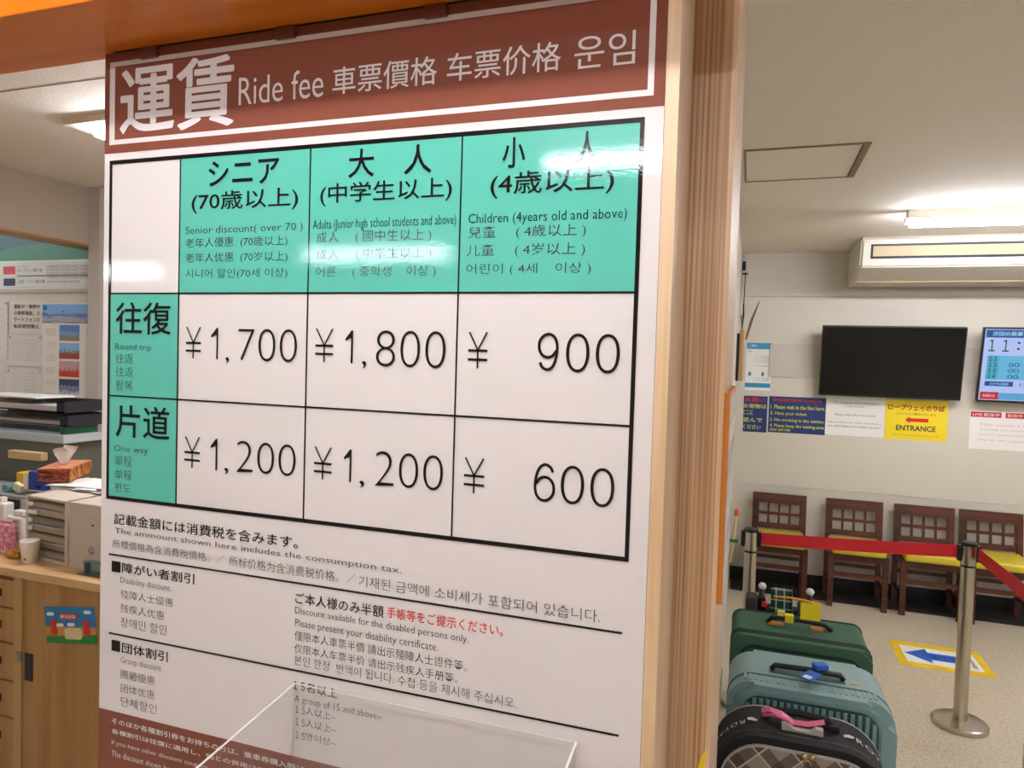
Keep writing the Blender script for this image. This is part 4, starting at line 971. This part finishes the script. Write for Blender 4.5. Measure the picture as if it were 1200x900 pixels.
# blue box, yellow box, eraser left of the tissue box
for nm, lb, ct, a, b, yy_, m, d in (('blue_box', 'small blue carton beside the striped tissue box', 'carton', (33, 571), (49, 554), 2.10, mat('carton_blue', (26, 74, 170), .45), .04),
                                    ('yellow_box', 'yellow carton with white stripe left of the blue carton', 'carton', (19, 571), (33, 555), 2.12, mat('carton_yellow', (226, 182, 40), .5), .06)):
    p_, q_ = P(*a, y=yy_), P(*b, y=yy_)
    t = thing(nm, lb, ct, ((p_.x+q_.x)/2, yy_+d/2, p_.z-.01)); w_ = q_.x-p_.x; h_ = q_.z-p_.z+.01
    bx('body', m, t, -w_/2, w_/2, -d/2, d/2, 0, h_, bev=.002)
    bx('stripe', PAPER if nm == 'yellow_box' else BLACKP, t, w_*.1, w_*.45, -d/2-.0008, -d/2, h_*.1, h_*.95 if nm == 'yellow_box' else h_*.3)
# low desk shelf that carries the cartons
p_ = P(0, 575, y=2.09)
ds = thing('desk_shelf', 'grey metal desk riser behind the white bottles', 'shelf', (-2.95, 2.2, CT))
zt = p_.z-.012-CT
bx('shelf_board', mat('riser_grey', (150, 150, 146), .6), ds, -.35, .245, -.12, .10, zt-.015, zt)
for x_ in (-.34, .225): bx('shelf_leg', mat('riser_dark', (70, 78, 80), .5), ds, x_, x_+.015, -.11, .095, 0, zt-.015)
bx('front_card', mat('card_white', (214, 212, 206), .6), ds, .12, .20, -.128, -.12, zt-.075, zt-.01)
e_ = P(16, 566, y=2.08)
bm = B(); box(bm, -.022, .022, -.018, .018, 0, .035, M=Matrix.Rotation(.35, 4, 'Y'), bev=.004); o_ = obj('cream_holder', bm, mat('eraser_cream', (226, 218, 190), .6)); o_.location = (e_.x-.02, 2.12, CT+zt+.012); tag(o_, 'cream block leaning beside the yellow carton', 'block')
bm = B(); tube(bm, [(0, -.03, .018), (0, .03, .018)], .018, 14); o_ = obj('tape_roll', bm, mat('tape_teal', (90, 150, 150), .5)); o_.location = (P(3, 560, y=2.1).x, 2.14, CT+zt); tag(o_, 'teal tape roll at the left edge of the riser', 'tape')
# grey cabinet / printer with trays on top
gp = thing('grey_document_cabinet', 'dark grey document cabinet with tan handle under the letter trays', 'cabinet', (-3.2, 2.42, CT))
zc0 = CT; zc1 = P(70, 520, y=2.3).z
xr_ = P(70, 520, y=2.3).x
bx('body', mat('cabinet_greygreen', (98, 100, 90), .5), gp, -.35, xr_+3.2, -.115, .10, 0, zc1-CT, bev=.003)
h0, h1 = P(14, 528, y=2.29), P(53, 522, y=2.29)
bx('handle', mat('handle_tan', (206, 178, 130), .5), gp, h0.x+3.2, h1.x+3.2, -.150, -.115, h0.z-CT-.032, h0.z-CT+.005, bev=.004, label='tan handle bar')
bx('top_tray', mat('clear_tray', (186, 192, 194), .35), gp, -.36, xr_+3.2+.03, -.125, .09, zc1-CT, zc1-CT+.040, bev=.004)
bx('green_folder', mat('folder_green', (30, 110, 80), .5), gp, xr_+3.2-.0, xr_+3.2+.025, -.118, .05, zc1-CT+.041, zc1-CT+.076)
bx('blue_folder', mat('folder_blue', (150, 180, 200), .5), gp, -.34, xr_+3.2-.01, -.118, .05, zc1-CT+.041, zc1-CT+.050)
for k in range(2):
    z0 = zc1+.078+k*.060
    lt_ = thing('letter_tray', ('lower' if k == 0 else 'upper')+' black mesh letter tray of the stacked pair on the grey cabinet', 'tray', (-3.18, 2.40, z0), 0, 'stacked black letter trays')
    xe = P(80 if k == 0 else 76, 490, y=2.3).x+3.18
    MESH = mat('black_mesh', (36, 34, 42), .5)
    bx('tray_floor', MESH, lt_, -.35, xe, -.10, .12, 0, .004)
    bx('side_wall', mat('tray_blueblack', (24, 26, 48), .5), lt_, xe-.045, xe, -.104, -.098, 0, .052); bx('side_wall', MESH, lt_, xe-.004, xe, -.10, .12, .004, .050)
    bx('rim', BLACKP, lt_, -.35, xe, -.104, -.098, .046, .053); bx('rim', BLACKP, lt_, -.35, xe, -.104, -.098, .0, .006)
    bx('rear_wall', MESH, lt_, -.35, xe, .116, .12, .004, .050)
    bx('paper_stack', mat('stack_white', (196, 192, 186), .7), lt_, -.33, xe-.05, -.09, .10, .005, .020+.008*k)
bm = B(); box(bm, -3.5, P(40, 466, y=2.3).x, 2.31, 2.5, zc1+.192, zc1+.198); tag(obj('paper_sheet_stack', bm, PAPER), 'white sheets lying on top of the upper letter tray', 'paper')
# clear card stand
s0 = P(92, 672, z=CT)
cs = thing('card_stand', 'small clear acrylic card stand on the counter beside the board', 'stand', (s0.x, s0.y, CT))
ACB = clear_acrylic('tinted_acrylic', (.72, .86, .86), .12)
bx('base', ACB, cs, 0, .12, -.01, .045, 0, .003); bx('support', ACB, cs, .02, .12, .018, .021, .003, .045); bx('holder', ACB, cs, .016, .12, -.002, .022, .043, .046); bx('dark_foot', mat('foot_dark', (70, 84, 88), .4), cs, .024, .034, .0, .018, .003, .043)

# ------------------------------------------------------------------ office wall
yW = 3.098
mu = thing('ropeway_map', 'large green and teal mountain map with colour legend high on the office wall', 'map', (-3.9, yW, 2.04)); om = Vector((-3.9, yW, 2.04))
def mp_(px, py): q_ = P(px, py, y=yW-.004)-om; return (q_.x, q_.z)
bx('map_sheet', flat('map_white', (226, 228, 222)), mu, -1.1, .30, -.003, 0, .0, .40)
def area(name, m, pts, lay): 
    bm = B(); prism(bm, pts, -.003-.0008*lay, -.003, 'y'); return obj(name, bm, m, mu)
L = mp_(0, 308)[0]-.6; zl = mp_(0, 306)[1]
area('teal_mountain', flat('map_teal', (10, 92, 100)), [(L, zl), (mp_(60, 306)[0], zl), mp_(78, 285), mp_(60, 275), mp_(30, 262), (mp_(0, 260)[0], .40), (L, .40)], 1)
area('green_hill', flat('map_green', (28, 128, 92)), [(L, .0), (mp_(1.5, 0)[0], .0), (mp_(1.5, 0)[0], zl), (mp_(115, 306)[0], zl), mp_(115, 301), mp_(108, 293), mp_(100, 289), mp_(88, 287.5), mp_(80, 285), mp_(70, 286), mp_(55, 285.5), mp_(38, 286), mp_(25, 289), mp_(10, 292), mp_(0, 296), (L, zl+.03)], 2)
lx0, lz1 = mp_(2, 308); lx1, lz0 = mp_(116, 336)
bx('legend_panel', flat('legend_paper', (214, 216, 206)), mu, lx0, lx1, -.0075, -.003, lz0, lz1)
def swatch(c, a, b):
    (x0, z1), (x1, z0) = mp_(*a), mp_(*b); bx('legend_swatch', flat('swatch_%d' % c[0], c), mu, x0, x1, -.0083, -.0075, z0, z1)
swatch((200, 22, 46), (5, 312.5), (18.5, 321.5)); swatch((16, 28, 84), (5, 326.5), (18.5, 335))
def mtext(s, a, b, m=INK, bold=0):
    (x0, z1), (x1, z0) = mp_(*a), mp_(*b); text(mu, s, x0, x1, z0, z1, -.0085, m, bold, 2)
mtext('ロープウェイ', (22, 311.5), (34, 313.5)); mtext('ロープウェイ乗り場', (22, 315), (50, 318.8)); mtext('山頂・リフト乗り場', (22, 328), (53, 332))
for k, v in enumerate((311, 315, 319.3, 324, 329)): mtext('ROPEWAY STATION AND SUMMIT AREA', (56, v), (114 - (20 if k == 4 else 0), v+2.2), INKG)
(x0, z1), (x1, z0) = mp_(21, 322.8), mp_(115, 323.2); bx('legend_rule', INKG, mu, x0, x1, -.0083, -.0075, z0, z1)
bm = B(); box(bm, -4.9, -3.60, 3.094, 3.10, P(50, 343, y=3.09).z-.003, P(50, 341.5, y=3.09).z+.003); struct('trim_8', bm, mat('office_trim', (176, 166, 148), .7))
# calendar
def wsheet(name, label, cat, a, b, m, y=yW, group=None):
    p_, q_ = P(*a, y=y), P(*b, y=y); t = thing(name, label, cat, ((p_.x+q_.x)/2, y, q_.z), 0, group)
    w_, h_ = q_.x-p_.x, p_.z-q_.z; bx('sheet', m, t, -w_/2, w_/2, -.0015, 0, 0, h_); return t, w_, h_
t, w_, h_ = wsheet('wall_calendar', 'tall photo calendar with mountain pictures on the office wall', 'calendar', (50, 355), (118, 486), flat('calendar_paper', (222, 216, 202)))
def pic(u0, u1, v0, v1, stops, s=9):
    nm = 'photo_print_%d' % len([m_ for m_ in bpy.data.materials if m_.name.startswith('photo_print')])
    m = bpy.data.materials.new(nm); m.use_nodes = True; nt = m.node_tree; b_ = nt.nodes['Principled BSDF']; b_.inputs['Roughness'].default_value = .4
    tc = nt.nodes.new('ShaderNodeTexCoord'); sp = nt.nodes.new('ShaderNodeSeparateXYZ'); n_ = nt.nodes.new('ShaderNodeTexNoise'); n_.inputs['Scale'].default_value = s; n_.inputs['Detail'].default_value = 5
    ad = nt.nodes.new('ShaderNodeMath'); ad.operation = 'MULTIPLY_ADD'; ad.inputs[1].default_value = .9
    r = nt.nodes.new('ShaderNodeValToRGB'); e = r.color_ramp.elements
    e[0].position, e[0].color = stops[0][0], lin(stops[0][1]); e[1].position, e[1].color = stops[-1][0], lin(stops[-1][1])
    for a_, c_ in stops[1:-1]: q_ = e.new(a_); q_.color = lin(c_)
    nt.links.new(tc.outputs['Generated'], sp.inputs[0]); nt.links.new(tc.outputs['Generated'], n_.inputs[0])
    nt.links.new(n_.outputs[0], ad.inputs[0]); nt.links.new(sp.outputs[2], ad.inputs[2]); nt.links.new(ad.outputs[0], r.inputs[0]); nt.links.new(r.outputs[0], b_.inputs['Base Color'])
    bx('picture', m, t, -w_/2+u0*w_, -w_/2+u1*w_, -.0024, -.0015, v0*h_, v1*h_)
pic(.0, 1, .815, .99, [(.45, (120, 130, 90)), (.6, (170, 170, 170)), (.75, (140, 150, 180)), (.95, (50, 100, 170)), (1.1, (120, 170, 214))], 5)
pic(.30, .64, .655, .80, [(.5, (150, 120, 60)), (.75, (110, 130, 150)), (1.0, (90, 130, 190)), (1.2, (130, 160, 200))], 6)
pic(.30, .64, .49, .635, [(.5, (170, 60, 70)), (.75, (150, 80, 60)), (.95, (110, 140, 110)), (1.2, (130, 170, 214))], 6)
pic(.30, .64, .325, .47, [(.6, (190, 60, 20)), (.9, (206, 84, 44)), (1.1, (190, 150, 150)), (1.25, (150, 180, 206))], 6)
pic(.30, .64, .165, .305, [(.5, (190, 190, 196)), (.8, (90, 96, 120)), (1.0, (60, 66, 100)), (1.2, (150, 160, 190))], 6)
pic(.74, .98, .0, .065, [(.5, (190, 190, 190)), (.8, (60, 60, 60)), (1.2, (130, 130, 130))], 9)
GR = flat('calendar_grid_ink', (170, 164, 152))
for cu_ in (.07, .76):
    for k in range(6):
        v0 = .70-k*.118
        text(t, '1234567\n8901234\n5678901\n2345678', -w_/2+cu_*w_, -w_/2+(cu_+.16)*w_, v0*h_, (v0+.065)*h_, -.0022, GR, 0, 1)
for u in (.05, .94):
    bm = B(); lathe(bm, [(0, 0), (.014, .0), (.014, .006), (0, .010)], n=14)
    for v in bm.verts: v.co = Vector((v.co.x-w_/2+u*w_, -.0024-v.co.z, v.co.y+.955*h_))
    obj('magnet', bm, mat('magnet_blue', (20, 130, 180), .4), t, label='round blue magnet')
t, w_, h_ = wsheet('phone_notice', 'white notice forbidding private phone use, pinned beside the wall calendar', 'notice', (13, 353), (50, 391), flat('notice_paper', (214, 206, 192)))
for k, s_ in enumerate(('運転中・乗務中', 'の携帯電話、ス', 'マートフォンの', '私的使用禁止')):
    text(t, s_, -w_/2+.10*w_, -w_/2+(.92 if k != 3 else .90)*w_, h_*(.77-k*.205), h_*(.90-k*.205), -.0022, INK, .015, 2)
for nm, lb, a, b in (('memo_sheet', 'faint printed memo sheet under the phone notice', (10, 393), (50, 430)), ('memo_sheet', 'faint grey memo sheet low on the wall above the letter trays', (8, 432), (50, 468)), ('memo_sheet', 'pale memo sheet at the left edge of the office wall', (-28, 352), (9, 420)), ('memo_sheet', 'white form hanging under the calendar near the board', (84, 488), (106, 522))):
    t, w_, h_ = wsheet(nm, lb, 'paper', a, b, flat('memo_paper', (208, 204, 194)), y=yW-.0016)
    for k in range(7): text(t, 'お知らせ 業務連絡', -w_/2+.12*w_, w_/2-.15*w_, h_*(.84-k*.11), h_*(.87-k*.11), -.0022, GR, 0, 1)
    for u in (.06, .94):
        bm = B(); lathe(bm, [(0, 0), (.008, 0), (.008, .005), (0, .007)], n=10)
        for v in bm.verts: v.co = Vector((v.co.x-w_/2+u*w_, -.0024-v.co.z, v.co.y+.95*h_))
        obj('magnet', bm, mat('magnet_clear', (196, 196, 190), .3), t)
